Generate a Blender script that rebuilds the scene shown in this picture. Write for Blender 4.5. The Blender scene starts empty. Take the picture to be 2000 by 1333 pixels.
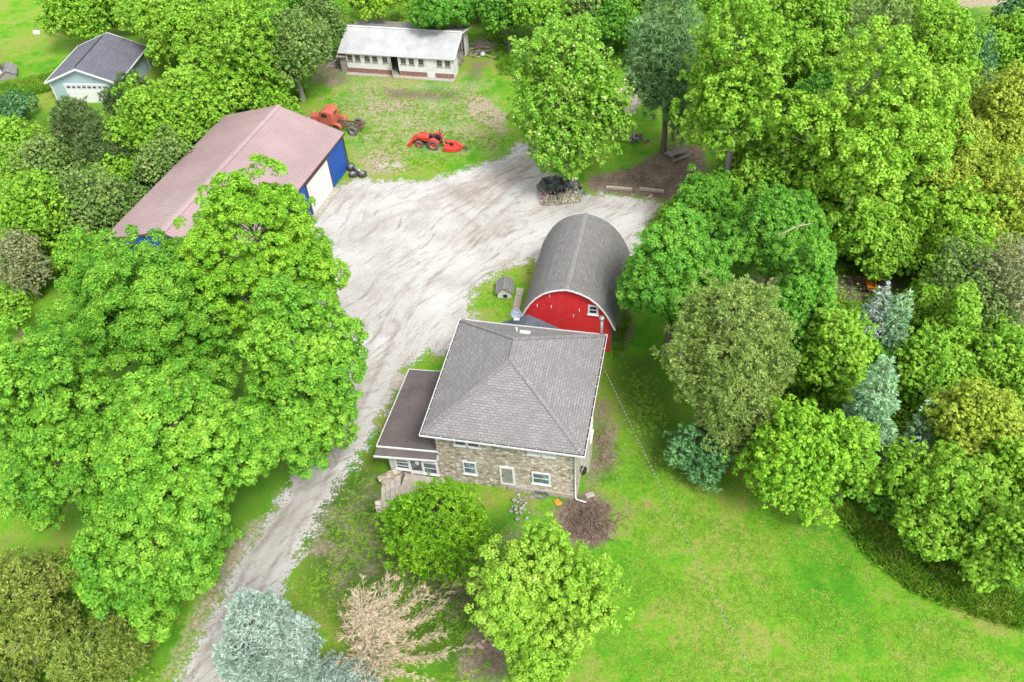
import bpy, math, random
import numpy as np
from mathutils import Vector, Matrix
R = math.radians
S = bpy.context.scene
C = S.collection

# ------------------------------------------------------------------ camera, sky, sun, exposure
CAMZ, PITCH, ROLL, FPX = 51.2, 0.79446, -0.07854, 1750.0
_f = Vector((0, math.cos(PITCH), -math.sin(PITCH)))
_r0 = Vector((1, 0, 0)); _u0 = Vector((0, math.sin(PITCH), math.cos(PITCH)))
_c, _s = math.cos(ROLL), math.sin(ROLL)
_r = _c*_r0 + _s*_u0; _u = -_s*_r0 + _c*_u0
cd = bpy.data.cameras.new('camera'); cam = bpy.data.objects.new('camera', cd); C.objects.link(cam)
M = Matrix((( _r.x, _u.x, -_f.x, 0), (_r.y, _u.y, -_f.y, 0), (_r.z, _u.z, -_f.z, CAMZ), (0, 0, 0, 1)))
cam.matrix_world = M
cd.sensor_width = 36; cd.lens = FPX*36/2000; cd.clip_end = 2000
S.camera = cam

SUN_EL, SUN_AZ = 55, 150        # azimuth measured clockwise from +Y
w = bpy.data.worlds.new('World'); S.world = w; w.use_nodes = True
nt = w.node_tree
sky = nt.nodes.new('ShaderNodeTexSky'); sky.sky_type = 'NISHITA'; sky.sun_disc = False
sky.sun_elevation = R(SUN_EL); sky.sun_rotation = R(SUN_AZ)
hs = nt.nodes.new('ShaderNodeHueSaturation'); hs.inputs['Saturation'].default_value = 0.12
bg = nt.nodes['Background']; bg.inputs[1].default_value = 0.15
nt.links.new(sky.outputs[0], hs.inputs['Color']); nt.links.new(hs.outputs[0], bg.inputs[0])
sl = bpy.data.lights.new('sun', 'SUN'); sl.energy = 1.6; sl.angle = R(16); sl.color = (1, .96, .9)
so = bpy.data.objects.new('sun', sl); C.objects.link(so)
sd = Vector((math.sin(R(SUN_AZ))*math.cos(R(SUN_EL)), math.cos(R(SUN_AZ))*math.cos(R(SUN_EL)), math.sin(R(SUN_EL))))
so.rotation_euler = (-sd).to_track_quat('-Z', 'Y').to_euler()
S.view_settings.view_transform = 'Standard'; S.view_settings.look = 'None'
S.view_settings.gamma = 1; S.view_settings.exposure = 1.5
S.cycles.max_bounces = 6; S.cycles.diffuse_bounces = 3; S.cycles.transmission_bounces = 3; S.cycles.transparent_max_bounces = 8

def at(px, py, z=0.0):
    """world point at height z seen at a photograph pixel (2000 x 1333); used to survey the site"""
    d = _f*FPX + _r*(px-1000) + _u*(666.5-py)
    t = (z-CAMZ)/d.z
    return Vector((d.x*t, d.y*t, z))
def pxsize(P):
    return (P-Vector((0, 0, CAMZ))).dot(_f)/FPX

# ------------------------------------------------------------------ materials
def lin(c): return tuple((x/12.92 if x <= .04045 else ((x+.055)/1.055)**2.4) for x in [v/255 for v in c])
class NT:
    def __init__(s, name):
        s.m = bpy.data.materials.new(name); s.m.use_nodes = True; s.t = s.m.node_tree
        s.b = s.t.nodes['Principled BSDF']; s.out = s.t.nodes['Material Output']
    def n(s, ty, **k):
        x = s.t.nodes.new(ty)
        for a, v in k.items():
            if a.startswith('i_'):
                x.inputs[int(a[2:]) if a[2:].isdigit() else a[2:].replace('_', ' ')].default_value = v
            else: setattr(x, a, v)
        return x
    def l(s, a, b): s.t.links.new(a, b)
    def noise(s, vec, scale, detail=4, rough=.6):
        x = s.n('ShaderNodeTexNoise', i_Scale=scale, i_Detail=detail, i_Roughness=rough)
        if vec is not None: s.l(vec, x.inputs['Vector'])
        return x.outputs['Fac']
    def ramp(s, fac, stops):
        x = s.n('ShaderNodeValToRGB'); e = x.color_ramp.elements
        while len(e) < len(stops): e.new(.5)
        for el, (p, c) in zip(e, stops):
            el.position = p; el.color = (c if len(c) == 4 else (*c, 1)) if not isinstance(c, (int, float)) else (c, c, c, 1)
        s.l(fac, x.inputs[0]); return x.outputs[0]
    def mix(s, fac, a, b, mode='MIX'):
        x = s.n('ShaderNodeMix', data_type='RGBA', blend_type=mode)
        for v, i in ((fac, 0), (a, 6), (b, 7)):
            if isinstance(v, (int, float)): x.inputs[i].default_value = v
            elif isinstance(v, tuple): x.inputs[i].default_value = (*v, 1)
            else: s.l(v, x.inputs[i])
        return x.outputs[2]
    def math(s, op, a, b=0.0, clamp=False):
        x = s.n('ShaderNodeMath', operation=op, use_clamp=clamp)
        for v, i in ((a, 0), (b, 1)):
            if isinstance(v, (int, float)): x.inputs[i].default_value = v
            else: s.l(v, x.inputs[i])
        return x.outputs[0]
    def attr(s, name): return s.n('ShaderNodeAttribute', attribute_name=name).outputs['Fac']
    def bump(s, h, strength=.5, dist=.05):
        x = s.n('ShaderNodeBump', i_Strength=strength, i_Distance=dist); s.l(h, x.inputs['Height']); s.l(x.outputs[0], s.b.inputs['Normal'])
    def coord(s, which='Object'): return s.n('ShaderNodeTexCoord').outputs[which]
    def mapping(s, vec, sc=(1, 1, 1), rot=(0, 0, 0)):
        x = s.n('ShaderNodeMapping'); x.inputs['Scale'].default_value = sc; x.inputs['Rotation'].default_value = rot
        s.l(vec, x.inputs['Vector']); return x.outputs[0]
    def streak(s, vec, long, short, ang):
        x = s.n('ShaderNodeMapping', vector_type='TEXTURE'); x.inputs['Scale'].default_value = (long, short, 1); x.inputs['Rotation'].default_value = (0, 0, ang)
        s.l(vec, x.inputs['Vector']); return x.outputs[0]
    def base(s, c):
        if isinstance(c, tuple): s.b.inputs['Base Color'].default_value = (*c, 1)
        else: s.l(c, s.b.inputs['Base Color'])
    def pbr(s, rough=.7, metal=0., spec=.3):
        s.b.inputs['Roughness'].default_value = rough; s.b.inputs['Metallic'].default_value = metal
        s.b.inputs['Specular IOR Level'].default_value = spec

MATS = {}
ALB = .8        # the survey colours were taken a little light
def sc3(c): return tuple(x*ALB for x in c)
def worn(name, col, rough=.6, metal=0., var=.18, scale=3., dirt=None, dirt_amt=.5, spec=.3, coat=0):
    col = sc3(col); dirt = sc3(dirt) if dirt else None
    k = NT(name); v = k.coord()
    n1 = k.noise(v, scale, 6); n2 = k.noise(v, scale*7, 4)
    d = tuple(x*(1-var*1.6) for x in col); b = tuple(min(1, x*(1+var)) for x in col)
    c = k.mix(k.ramp(n1, [(.35, 0), (.65, 1)]), d, b)
    if dirt: c = k.mix(k.math('MULTIPLY', k.ramp(n2, [(.48, 0), (.68, 1)]), dirt_amt), c, dirt)
    k.base(c); k.pbr(rough, metal, spec)
    if coat: k.b.inputs['Coat Weight'].default_value = coat
    MATS[name] = k.m; return k.m
def shingle(name, c0, c1, gap, row=.2, width=.42, stain=(.16, .155, .15), stain_amt=.5):
    c0, c1, gap, stain = map(sc3, (c0, c1, gap, stain))
    k = NT(name); uv = k.coord('UV')
    br = k.n('ShaderNodeTexBrick', offset=.5); k.l(uv, br.inputs['Vector'])
    br.inputs['Scale'].default_value = 1; br.inputs['Mortar Size'].default_value = .018; br.inputs['Mortar Smooth'].default_value = .3
    br.inputs['Brick Width'].default_value = width; br.inputs['Row Height'].default_value = row; br.inputs['Bias'].default_value = 0
    br.inputs['Color1'].default_value = (*c0, 1); br.inputs['Color2'].default_value = (*c1, 1); br.inputs['Mortar'].default_value = (*gap, 1)
    ob = k.coord()
    big = k.noise(k.mapping(uv, (1.1, .22, 1)), .9, 6, .65); fine = k.noise(ob, 14, 3)
    c = k.mix(k.math('MULTIPLY', k.ramp(big, [(.45, 0), (.7, 1)]), stain_amt), br.outputs[0], stain)
    c = k.mix(.55, c, k.ramp(fine, [(.25, .62), (.75, 1.25)]), 'MULTIPLY')
    k.base(c); k.pbr(.85, 0, .25); k.bump(br.outputs['Fac'], .35, -.03)
    MATS[name] = k.m; return k.m
def siding(name, col, pitch=.2, vertical=False, dirt=None, rough=.55, var=.08, amt=.35):
    col = sc3(col); dirt = sc3(dirt) if dirt else None
    k = NT(name); uv = k.coord('UV'); sx = k.n('ShaderNodeSeparateXYZ'); k.l(uv, sx.inputs[0])
    f = k.math('FRACT', k.math('DIVIDE', sx.outputs[0 if vertical else 1], pitch))
    line = k.math('LESS_THAN', f, .1)
    ob = k.coord(); n1 = k.noise(ob, 1.2, 6, .65)
    c = k.mix(k.ramp(n1, [(.3, 0), (.7, 1)]), tuple(x*(1-var) for x in col), tuple(min(x*(1+var), .9) for x in col))
    c = k.mix(k.math('MULTIPLY', line, .45), c, tuple(x*.45 for x in col))
    if dirt: c = k.mix(k.math('MULTIPLY', k.ramp(k.noise(k.mapping(ob, (1, 1, .35)), 2.5, 8, .7), [(.5, 0), (.72, 1)]), amt), c, dirt)
    k.base(c); k.pbr(rough, 0, .3); k.bump(f, .4, .02)
    MATS[name] = k.m; return k.m
def stone(name):
    k = NT(name); ob = k.mapping(k.coord(), (1, 1, 1.7))
    wob = k.n('ShaderNodeTexNoise', i_Scale=3., i_Detail=3); k.l(ob, wob.inputs['Vector'])
    va = k.n('ShaderNodeVectorMath', operation='MULTIPLY_ADD'); k.l(wob.outputs['Color'], va.inputs[0]); va.inputs[1].default_value = (.22,)*3; k.l(ob, va.inputs[2])
    v1 = k.n('ShaderNodeTexVoronoi', i_Scale=3.4, i_Randomness=1.); k.l(va.outputs[0], v1.inputs['Vector'])
    v2 = k.n('ShaderNodeTexVoronoi', feature='DISTANCE_TO_EDGE', i_Scale=3.4); k.l(va.outputs[0], v2.inputs['Vector'])
    sp = k.n('ShaderNodeSeparateColor'); k.l(v1.outputs['Color'], sp.inputs[0])
    c = k.ramp(sp.outputs[0], [(0, (.12, .10, .08)), (.12, (.33, .28, .21)), (.4, (.48, .41, .32)), (.55, (.28, .245, .205)), (.68, (.54, .47, .375)), (.84, (.64, .61, .56)), (1, (.15, .12, .09))])
    c = k.mix(k.ramp(k.noise(ob, 9, 4), [(.4, 0), (.7, .5)]), c, (.36, .31, .24))
    c = k.mix(k.ramp(v2.outputs['Distance'], [(.015, 1), (.07, 0)]), c, (.16, .135, .11))
    c = k.mix(k.ramp(k.noise(k.coord(), .6, 4), [(.45, 0), (.75, .35)]), c, (.5, .46, .4))
    k.base(c); k.pbr(.9, 0, .2); k.bump(v2.outputs['Distance'], .6, .06); MATS[name] = k.m
def glass(name, col=(.035, .045, .05)):
    k = NT(name); n = k.noise(k.coord(), 1.8, 3)
    k.base(k.mix(k.ramp(n, [(.4, 0), (.65, 1)]), col, tuple(x*3.2+.03 for x in col))); k.pbr(.12, 0, .6); MATS[name] = k.m
def leafmat(name, a, b, c=None, trans=.3, rough=.55, tip=None, tip_amt=.12):
    k = NT(name); ob = k.coord()
    geo = k.n('ShaderNodeNewGeometry')
    n1 = k.noise(ob, .42, 3); n2 = k.noise(ob, 2.3, 3)
    f = k.math('ADD', k.math('MULTIPLY', n1, .55), k.math('MULTIPLY', n2, .45))
    col = k.ramp(f, [(.38, a), (.60, b)]) if c is None else k.ramp(f, [(.4, a), (.5, b), (.61, c)])
    rv = geo.outputs['Random Per Island']
    oi = k.n('ShaderNodeObjectInfo'); col = k.mix(1., col, k.ramp(oi.outputs['Random'], [(0, (.86, .9, .9)), (1, (1.14, 1.06, 1.1))]), 'MULTIPLY')
    col = k.mix(.9, col, k.ramp(rv, [(0, (.58, .64, .5)), (.5, (.97, .97, .92)), (1, (1.38, 1.22, 1.25))]), 'MULTIPLY')
    if tip: col = k.mix(k.math('MULTIPLY', k.math('GREATER_THAN', rv, 1-tip_amt), .85), col, tip)
    k.base(col); k.pbr(rough, 0, .22)
    tr = k.n('ShaderNodeBsdfTranslucent'); k.l(col, tr.inputs[0])
    mx = k.n('ShaderNodeMixShader'); mx.inputs[0].default_value = trans
    k.l(k.b.outputs[0], mx.inputs[1]); k.l(tr.outputs[0], mx.inputs[2]); k.l(mx.outputs[0], k.out.inputs[0])
    MATS[name] = k.m
def barkmat(name, a, b):
    k = NT(name); ob = k.mapping(k.coord(), (5, 5, 1.2))
    k.base(k.ramp(k.noise(ob, 2.5, 5), [(.3, a), (.7, b)])); k.pbr(.9, 0, .1); MATS[name] = k.m

leafmat('maple leaf', (0.09, 0.29, 0.022), (0.175, 0.43, 0.034), (0.28, 0.53, 0.055))
leafmat('sunny maple leaf', (0.135, 0.360, 0.020), (0.200, 0.460, 0.029), (0.270, 0.520, 0.038))
leafmat('emerald leaf', (0.085, 0.29, 0.028), (0.135, 0.385, 0.036), (0.2, 0.46, 0.05))
leafmat('lime leaf', (0.173, 0.389, 0.026), (0.238, 0.464, 0.041), (0.302, 0.508, 0.068))
leafmat('pale leaf', (0.17, 0.4, 0.028), (0.23, 0.48, 0.042), (0.31, 0.53, 0.07), tip=(0.680, 0.680, 0.398), tip_amt=.035)
leafmat('yellow green leaf', (.155,.37,.022), (.225,.46,.034), (.30,.51,.058))
leafmat('gold leaf', (0.24, 0.36, 0.028), (0.32, 0.45, 0.045), (0.4, 0.5, 0.08))
leafmat('mid leaf', (0.145, 0.35, 0.025), (0.21, 0.45, 0.036), (0.28, 0.51, 0.055))
leafmat('deep leaf', (0.07, 0.24, 0.022), (0.11, 0.32, 0.03), (0.17, 0.4, 0.04))
leafmat('scrub leaf', (0.120, 0.240, 0.053), (0.180, 0.310, 0.073), (0.260, 0.390, 0.102))
leafmat('grey scrub leaf', (0.200, 0.250, 0.102), (0.270, 0.310, 0.131), (0.340, 0.370, 0.179))
leafmat('teal leaf', (0.075, 0.22, 0.072), (0.11, 0.28, 0.094), (0.17, 0.35, 0.130))
leafmat('yew leaf', (0.095, 0.28, 0.012), (0.16, 0.38, 0.016), (0.25, 0.47, 0.03))
leafmat('juniper needle', (0.15, 0.245, 0.05), (0.215, 0.33, 0.075), (0.31, 0.43, 0.125), trans=.2)
leafmat('olive needle', (0.13, 0.21, 0.03), (0.19, 0.28, 0.045), (0.28, 0.37, 0.08), trans=.2)
leafmat('blue spruce needle', (0.24, 0.34, 0.28), (0.34, 0.45, 0.39), (0.46, 0.57, 0.51), trans=.15)
leafmat('green spruce needle', (0.180, 0.375, 0.180), (0.270, 0.480, 0.255), (0.420, 0.630, 0.375), trans=.15)
leafmat('silver needle', (0.300, 0.435, 0.435), (0.420, 0.570, 0.570), (0.570, 0.680, 0.680), trans=.15)
leafmat('pine needle', (0.15, 0.3, 0.11), (0.2, 0.38, 0.14), (0.29, 0.48, 0.2), trans=.2)
leafmat('dark pine needle', (0.075, 0.14, 0.043), (0.11, 0.19, 0.058), (0.17, 0.25, 0.079), trans=.2)
leafmat('dead needle', (.38,.325,.225), (.46,.40,.285), (.55,.475,.35), trans=.15)
leafmat('grass blade', (0.12, 0.3, 0.022), (0.18, 0.38, 0.03), (0.28, 0.42, 0.06), trans=.4)
leafmat('lawn blade', (0.16, 0.35, 0.022), (0.215, 0.41, 0.035), (0.3, 0.44, 0.07), trans=.4)
leafmat('weed leaf', (0.12, 0.29, 0.02), (0.18, 0.38, 0.03), (0.25, 0.43, 0.05))
leafmat('pink petal', (0.648, 0.389, 0.454), (0.680, 0.562, 0.540), (0.680, 0.680, 0.540))
leafmat('purple petal', (0.119, 0.065, 0.324), (0.173, 0.097, 0.432), (0.216, 0.130, 0.540))
leafmat('sage leaf', (0.216, 0.297, 0.202), (0.297, 0.378, 0.254), (0.378, 0.432, 0.293))
barkmat('bark', (.09, .075, .06), (.19, .165, .14))
barkmat('grey bark', (.2, .18, .16), (.34, .31, .28))
barkmat('dead wood', (.30, .26, .2), (.45, .39, .31))
shingle('grey shingle', (.22, .212, .211), (.285, .276, .272), (.115, .11, .11), .19, .4, (.185, .178, .178), .55)
shingle('barn shingle', (.185, .18, .175), (.24, .232, .225), (.10, .097, .095), .2, .34, (.15, .145, .14), .5)
shingle('blue grey shingle', (.10, .115, .145), (.15, .17, .205), (.055, .06, .08), .2, .4, (.11, .12, .14), .3)
shingle('slate shingle', (.13, .13, .165), (.17, .17, .205), (.1, .1, .125), .2, .5, (.1, .1, .12), .4)
shingle('old plank roof', (.2, .195, .19), (.27, .26, .25), (.09, .09, .09), .3, 1.6, (.14, .135, .13), .6)
stone('field stone')
worn('white trim', (.74, .74, .75), .5, var=.05)
worn('white door paint', (.72, .73, .72), .5, var=.05, scale=.7)
worn('brown felt roof', (.115, .096, .092), .75, var=.16, scale=.55, dirt=(.17, .15, .145), dirt_amt=.3)
worn('cream cladding', (.5, .47, .41), .6, var=.08)
worn('brown trim', (.13, .075, .06), .6)
worn('galvanised', (.42, .43, .44), .4, .6, dirt=(.2, .13, .09), dirt_amt=.6)
worn('pink metal roof', (.365, .262, .265), .42, .0, var=.07, scale=.25, dirt=(.41, .31, .31), dirt_amt=.25, spec=.55)
worn('pale metal roof', (.46, .465, .48), .45, .0, var=.1, scale=.6, dirt=(.3, .29, .28), dirt_amt=.35, spec=.5)
worn('grey board roof', (.25, .24, .235), .9, dirt=(.12, .11, .1))
siding('blue metal', (.03, .11, .42), .3, True, var=.1, rough=.4)
siding('red clapboard', (.68, .034, .04), .17, var=.1, dirt=(.56, .10, .10), amt=.55)
siding('pale blue siding', (.40, .52, .56), .22, var=.04)
siding('white board', (.78, .78, .77), .3, True, dirt=(.55, .54, .5), amt=.4)
siding('dog house board', (.66, .66, .65), .15, dirt=(.45, .45, .43))
siding('garage door panel', (.8, .8, .8), .55, var=.03)
siding('porch clapboard', (.62, .61, .58), .16)
worn('brick base', (.27, .14, .11), .9, scale=6, var=.3, dirt=(.42, .35, .31), dirt_amt=.6)
worn('concrete', (.42, .38, .33), .9, var=.15, dirt=(.28, .24, .19))
worn('foundation', (.40, .36, .3), .9, var=.2, scale=5, dirt=(.24, .2, .16))
worn('dark interior', (.025, .024, .022), .9)
worn('weathered wood', (.30, .27, .24), .85, scale=8, var=.25)
worn('step board', (.46, .42, .37), .8, var=.15)
worn('pale timber', (.46, .41, .35), .85, scale=6, var=.2)
worn('faded red paint', (.52, .12, .08), .55, var=.12, scale=2.5, dirt=(.25, .12, .08), dirt_amt=.45)
worn('gutter shade', (.10, .10, .10), .8)
worn('rusty steel', (.16, .1, .075), .8, scale=6, var=.35, dirt=(.28, .2, .16))
worn('tractor orange red', (.66, .045, .025), .35, var=.06, spec=.5, coat=.3)
worn('tyre rubber', (.05, .05, .05), .85, scale=9, dirt=(.2, .19, .17), dirt_amt=.5)
worn('grey tyre', (.17, .165, .155), .85, scale=9, dirt=(.07, .07, .07), dirt_amt=.6)
worn('rim grey', (.36, .35, .34), .5, .3, dirt=(.18, .13, .1))
worn('black plastic', (.02, .02, .022), .5)
worn('dish grey', (.27, .32, .42), .4, var=.05)
worn('dark blue car paint', (.012, .018, .035), .25, spec=.6, coat=.6)
worn('silver car paint', (.5, .51, .53), .3, .4, coat=.5)
worn('orange paint', (.65, .23, .02), .5, dirt=(.2, .1, .03))
worn('orange cloth', (.75, .28, .06), .8)
worn('rock', (.33, .31, .29), .9, scale=5, var=.3)
worn('brush twig', (.23, .16, .125), .9, scale=5, var=.3)
glass('window glass'); glass('pale blue glass', (.06, .085, .1)); glass('black glass', (.01, .01, .012))
k = NT('pale curtain glass'); k.base((.42, .43, .42)); k.pbr(.3, 0, .5); MATS['pale curtain glass'] = k.m
k = NT('service wire'); wv = k.coord('UV'); sx = k.n('ShaderNodeSeparateXYZ'); k.l(wv, sx.inputs[0])
k.base(k.mix(k.math('LESS_THAN', k.math('FRACT', k.math('MULTIPLY', sx.outputs[0], 3.2)), .5), (.07, .07, .07), (.34, .34, .33))); k.pbr(.6); MATS['service wire'] = k.m

# ------------------------------------------------------------------ mesh helpers
class MB:
    def __init__(s): s.v = []; s.f = []; s.mi = []; s.sm = []; s.uv = {}
    def add(s, vs, fs, m=0, smooth=False):
        o = len(s.v); s.v += [tuple(x) for x in vs]
        for f in fs: s.f.append(tuple(i+o for i in f)); s.mi.append(m); s.sm.append(smooth)
    def box(s, c, d, rz=0, m=0, rx=0, ry=0):
        mt = Matrix.Rotation(rz, 3, 'Z') @ Matrix.Rotation(ry, 3, 'Y') @ Matrix.Rotation(rx, 3, 'X')
        vs = [Vector(c)+mt @ Vector((x*d[0]/2, y*d[1]/2, z*d[2]/2)) for x in (-1, 1) for y in (-1, 1) for z in (-1, 1)]
        s.add(vs, [(0, 1, 3, 2), (4, 6, 7, 5), (0, 4, 5, 1), (2, 3, 7, 6), (0, 2, 6, 4), (1, 5, 7, 3)], m)
    def bar(s, a, b, w=.1, h=.1, m=0):
        a, b = Vector(a), Vector(b); d = (b-a).normalized(); up = Vector((0, 0, 1)) if abs(d.z) < .95 else Vector((1, 0, 0))
        x = d.cross(up).normalized()*w/2; y = x.cross(d).normalized()*h/2
        s.add([a-x-y, a+x-y, a+x+y, a-x+y, b-x-y, b+x-y, b+x+y, b-x+y], [(0, 1, 2, 3), (7, 6, 5, 4), (0, 4, 5, 1), (1, 5, 6, 2), (2, 6, 7, 3), (3, 7, 4, 0)], m)
    def slab(s, pts, th, m=0):
        """thick panel: pts give the upper face counter-clockwise"""
        p = [Vector(q) for q in pts]; n = (p[1]-p[0]).cross(p[-1]-p[0]).normalized()*th; k = len(p)
        s.add(p+[q-n for q in p], [tuple(range(k)), tuple(range(2*k-1, k-1, -1))]+[(i, k+i, k+(i+1) % k, (i+1) % k) for i in range(k)], m)
    def prism(s, prof, a, b, axis='y', m=0):
        """profile (p, z) swept along an axis from a to b"""
        k = len(prof)
        mk = (lambda p, t: (p[0], t, p[1])) if axis == 'y' else (lambda p, t: (t, p[0], p[1]))
        vs = [mk(p, a) for p in prof]+[mk(p, b) for p in prof]
        fs = [tuple(range(k)), tuple(range(2*k-1, k-1, -1))]+[(i, k+i, k+(i+1) % k, (i+1) % k) for i in range(k)]
        if axis == 'x': fs = [f[::-1] for f in fs]
        s.add(vs, fs, m)
    def tube(s, pts, rad, n=6, m=0, cap=True, smooth=True):
        pts = [Vector(p) for p in pts]; rings = []; o = len(s.v); L = 0
        if isinstance(rad, (int, float)): rad = [rad]*len(pts)
        for i, p in enumerate(pts):
            d = (pts[min(i+1, len(pts)-1)]-pts[max(i-1, 0)])
            d = d.normalized() if d.length > 1e-6 else Vector((0, 0, 1))
            up = Vector((0, 0, 1)) if abs(d.z) < .9 else Vector((1, 0, 0))
            x = d.cross(up).normalized(); y = x.cross(d)
            s.v += [tuple(p+(x*math.cos(2*math.pi*j/n)+y*math.sin(2*math.pi*j/n))*rad[i]) for j in range(n)]
        for i in range(len(pts)-1):
            L0 = L; L += (pts[i+1]-pts[i]).length
            for j in range(n):
                q = (j+1) % n
                s.uv[len(s.f)] = [(L0, 0), (L0, .1), (L, .1), (L, 0)]
                s.f.append((o+i*n+j, o+i*n+q, o+(i+1)*n+q, o+(i+1)*n+j)); s.mi.append(m); s.sm.append(smooth)
        if cap:
            for e, rv in ((0, True), (len(pts)-1, False)):
                fc = tuple(o+e*n+j for j in range(n)); s.f.append(fc[::-1] if rv else fc); s.mi.append(m); s.sm.append(False)
    def cyl(s, a, b, r, n=16, m=0, r2=None): s.tube([a, b], [r, r if r2 is None else r2], n, m)
    def lathe(s, prof, c, axis, n=20, m=0):
        """profile (radius, along) turned about an axis through c"""
        ax = Vector(axis).normalized(); up = Vector((0, 0, 1)) if abs(ax.z) < .9 else Vector((1, 0, 0))
        x = ax.cross(up).normalized(); y = x.cross(ax); c = Vector(c); o = len(s.v); k = len(prof)
        for r, t in prof: s.v += [tuple(c+ax*t+(x*math.cos(2*math.pi*j/n)+y*math.sin(2*math.pi*j/n))*r) for j in range(n)]
        for i in range(k-1):
            for j in range(n):
                q = (j+1) % n; s.f.append((o+i*n+j, o+i*n+q, o+(i+1)*n+q, o+(i+1)*n+j)); s.mi.append(m); s.sm.append(True)
    def ball(s, c, r, m=0, n=8, sc=(1, 1, 1), jit=0, rng=None):
        rng = rng or random; vs = []; fs = []
        for i in range(n+1):
            a = math.pi*i/n
            for j in range(2*n):
                b = math.pi*j/n; q = r*(1+(rng.uniform(-jit, jit) if jit and 0 < i < n else 0))
                vs.append((c[0]+q*sc[0]*math.sin(a)*math.cos(b), c[1]+q*sc[1]*math.sin(a)*math.sin(b), c[2]+q*sc[2]*math.cos(a)))
        for i in range(n):
            for j in range(2*n):
                q = (j+1) % (2*n); fs.append((i*2*n+j, (i+1)*2*n+j, (i+1)*2*n+q, i*2*n+q))
        s.add(vs, fs, m, True)
    def build(s, name, mats, parent=None, loc=None, rz=0, bevel=0):
        me = bpy.data.meshes.new(name); me.from_pydata(s.v, [], s.f)
        for m in (mats if isinstance(mats, (list, tuple)) else [mats]): me.materials.append(MATS[m] if isinstance(m, str) else m)
        me.polygons.foreach_set('material_index', s.mi); me.polygons.foreach_set('use_smooth', s.sm)
        uvl = me.uv_layers.new(name='UVMap'); uv = np.zeros((len(me.loops), 2), np.float32)
        for p in me.polygons:
            if p.index in s.uv:
                for li, q in zip(p.loop_indices, s.uv[p.index]): uv[li] = q
                continue
            n = p.normal
            u = Vector((0, 0, 1)).cross(n) if abs(n.z) < .999 else Vector((1, 0, 0))
            u.normalize(); v = n.cross(u)
            for li in p.loop_indices:
                q = me.vertices[me.loops[li].vertex_index].co; uv[li] = (q.dot(u), q.dot(v))
        uvl.data.foreach_set('uv', uv.ravel())
        o = bpy.data.objects.new(name, me); C.objects.link(o)
        if parent: o.parent = parent
        if loc is not None: o.location = loc
        o.rotation_euler = (0, 0, rz)
        if bevel:
            b = o.modifiers.new('bevel', 'BEVEL'); b.width = bevel; b.segments = 2; b.limit_method = 'ANGLE'; b.angle_limit = R(35)
        return o
def tag(o, label=None, cat=None, group=None, kind=None):
    if label: o['label'] = label
    if cat: o['category'] = cat
    if group: o['group'] = group
    if kind: o['kind'] = kind
    return o
def thing(name, label, cat, loc, rz=0, group=None):
    o = bpy.data.objects.new(name, None); C.objects.link(o); o.location = loc; o.rotation_euler = (0, 0, rz); o.empty_display_size = .3
    return tag(o, label, cat, group)
def copy_tree(o, parent=None):
    c = o.copy(); C.objects.link(c)
    if parent: c.parent = parent
    for ch in list(o.children): copy_tree(ch, c)
    return c
def window(parent, c, ang, w, h, fmat='white trim', gmat='window glass', fw=.1, bars=(0, 1), depth=.08, name='window'):
    """a window standing proud of a wall: frame mesh with a pane child; ang = direction it faces"""
    nx, ny = math.cos(ang), math.sin(ang); tx, ty = -ny, nx; c = Vector(c)
    T = Vector((tx, ty, 0)); Nn = Vector((nx, ny, 0)); Z = Vector((0, 0, 1)); rz = math.atan2(ty, tx)
    f = MB()
    for sg in (-1, 1):
        f.box(c+T*sg*(w/2-fw/2), (fw, depth, h), rz); f.box(c+Z*sg*(h/2-fw/2), (w-2*fw, depth-.004, fw), rz)
    for i in range(bars[0]): f.box(c+T*(w*((i+1)/(bars[0]+1)-.5)), (.05, depth-.02, h-2*fw), rz)
    for i in range(bars[1]): f.box(c+Z*(h*((i+1)/(bars[1]+1)-.5)), (w-2*fw, depth-.03, .05), rz)
    f.box(c-Z*(h/2+.03)+Nn*.03, (w+.12, depth+.06, .06), rz)
    o = f.build(name, fmat, parent)
    g = MB(); g.box(c-Nn*.012, (w-2*fw+.01, .03, h-2*fw+.01), rz); g.build('pane', gmat, o)
    return o

# ------------------------------------------------------------------ foliage helpers (numpy)
def unit(a): return a/np.maximum(np.linalg.norm(a, axis=-1, keepdims=True), 1e-9)
def quads(name, V, mat, parent=None):
    """V: (N,4,3) leaf quads to one mesh"""
    n = len(V); me = bpy.data.meshes.new(name)
    me.vertices.add(4*n); me.vertices.foreach_set('co', V.astype(np.float32).ravel())
    me.loops.add(4*n); me.loops.foreach_set('vertex_index', np.arange(4*n, dtype=np.int32))
    me.polygons.add(n); me.polygons.foreach_set('loop_start', np.arange(0, 4*n, 4, dtype=np.int32))
    me.update(calc_edges=True)
    me.materials.append(MATS[mat])
    o = bpy.data.objects.new(name, me); C.objects.link(o)
    if parent: o.parent = parent
    return o
def leaves(P, Nm, size, asp, rng, along=None, fold=.18):
    n = len(P); Nm = unit(Nm)
    T = rng.normal(size=(n, 3)) if along is None else along+rng.normal(size=(n, 3))*.25
    T = unit(T-Nm*np.sum(T*Nm, 1, keepdims=True)); B = np.cross(Nm, T)
    L = size*rng.uniform(.7, 1.35, (n, 1)); W = L*asp
    return np.stack([P-T*L*.5, P+B*W*.5+Nm*L*fold-T*L*.05, P+T*L*.5, P-B*W*.5+Nm*L*fold-T*L*.05], 1)
def sphere_dirs(n, rng, low=-.5):
    i = np.arange(n)+.5; z = 1-(1-low)*i/n; a = i*2.39996+rng.uniform(0, 6.28)
    z = np.clip(z+rng.normal(size=n)*.06, -1, 1); r = np.sqrt(1-z*z)
    return np.stack([r*np.cos(a), r*np.sin(a), z], 1)
UP = np.array([0, 0, 1.])
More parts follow.
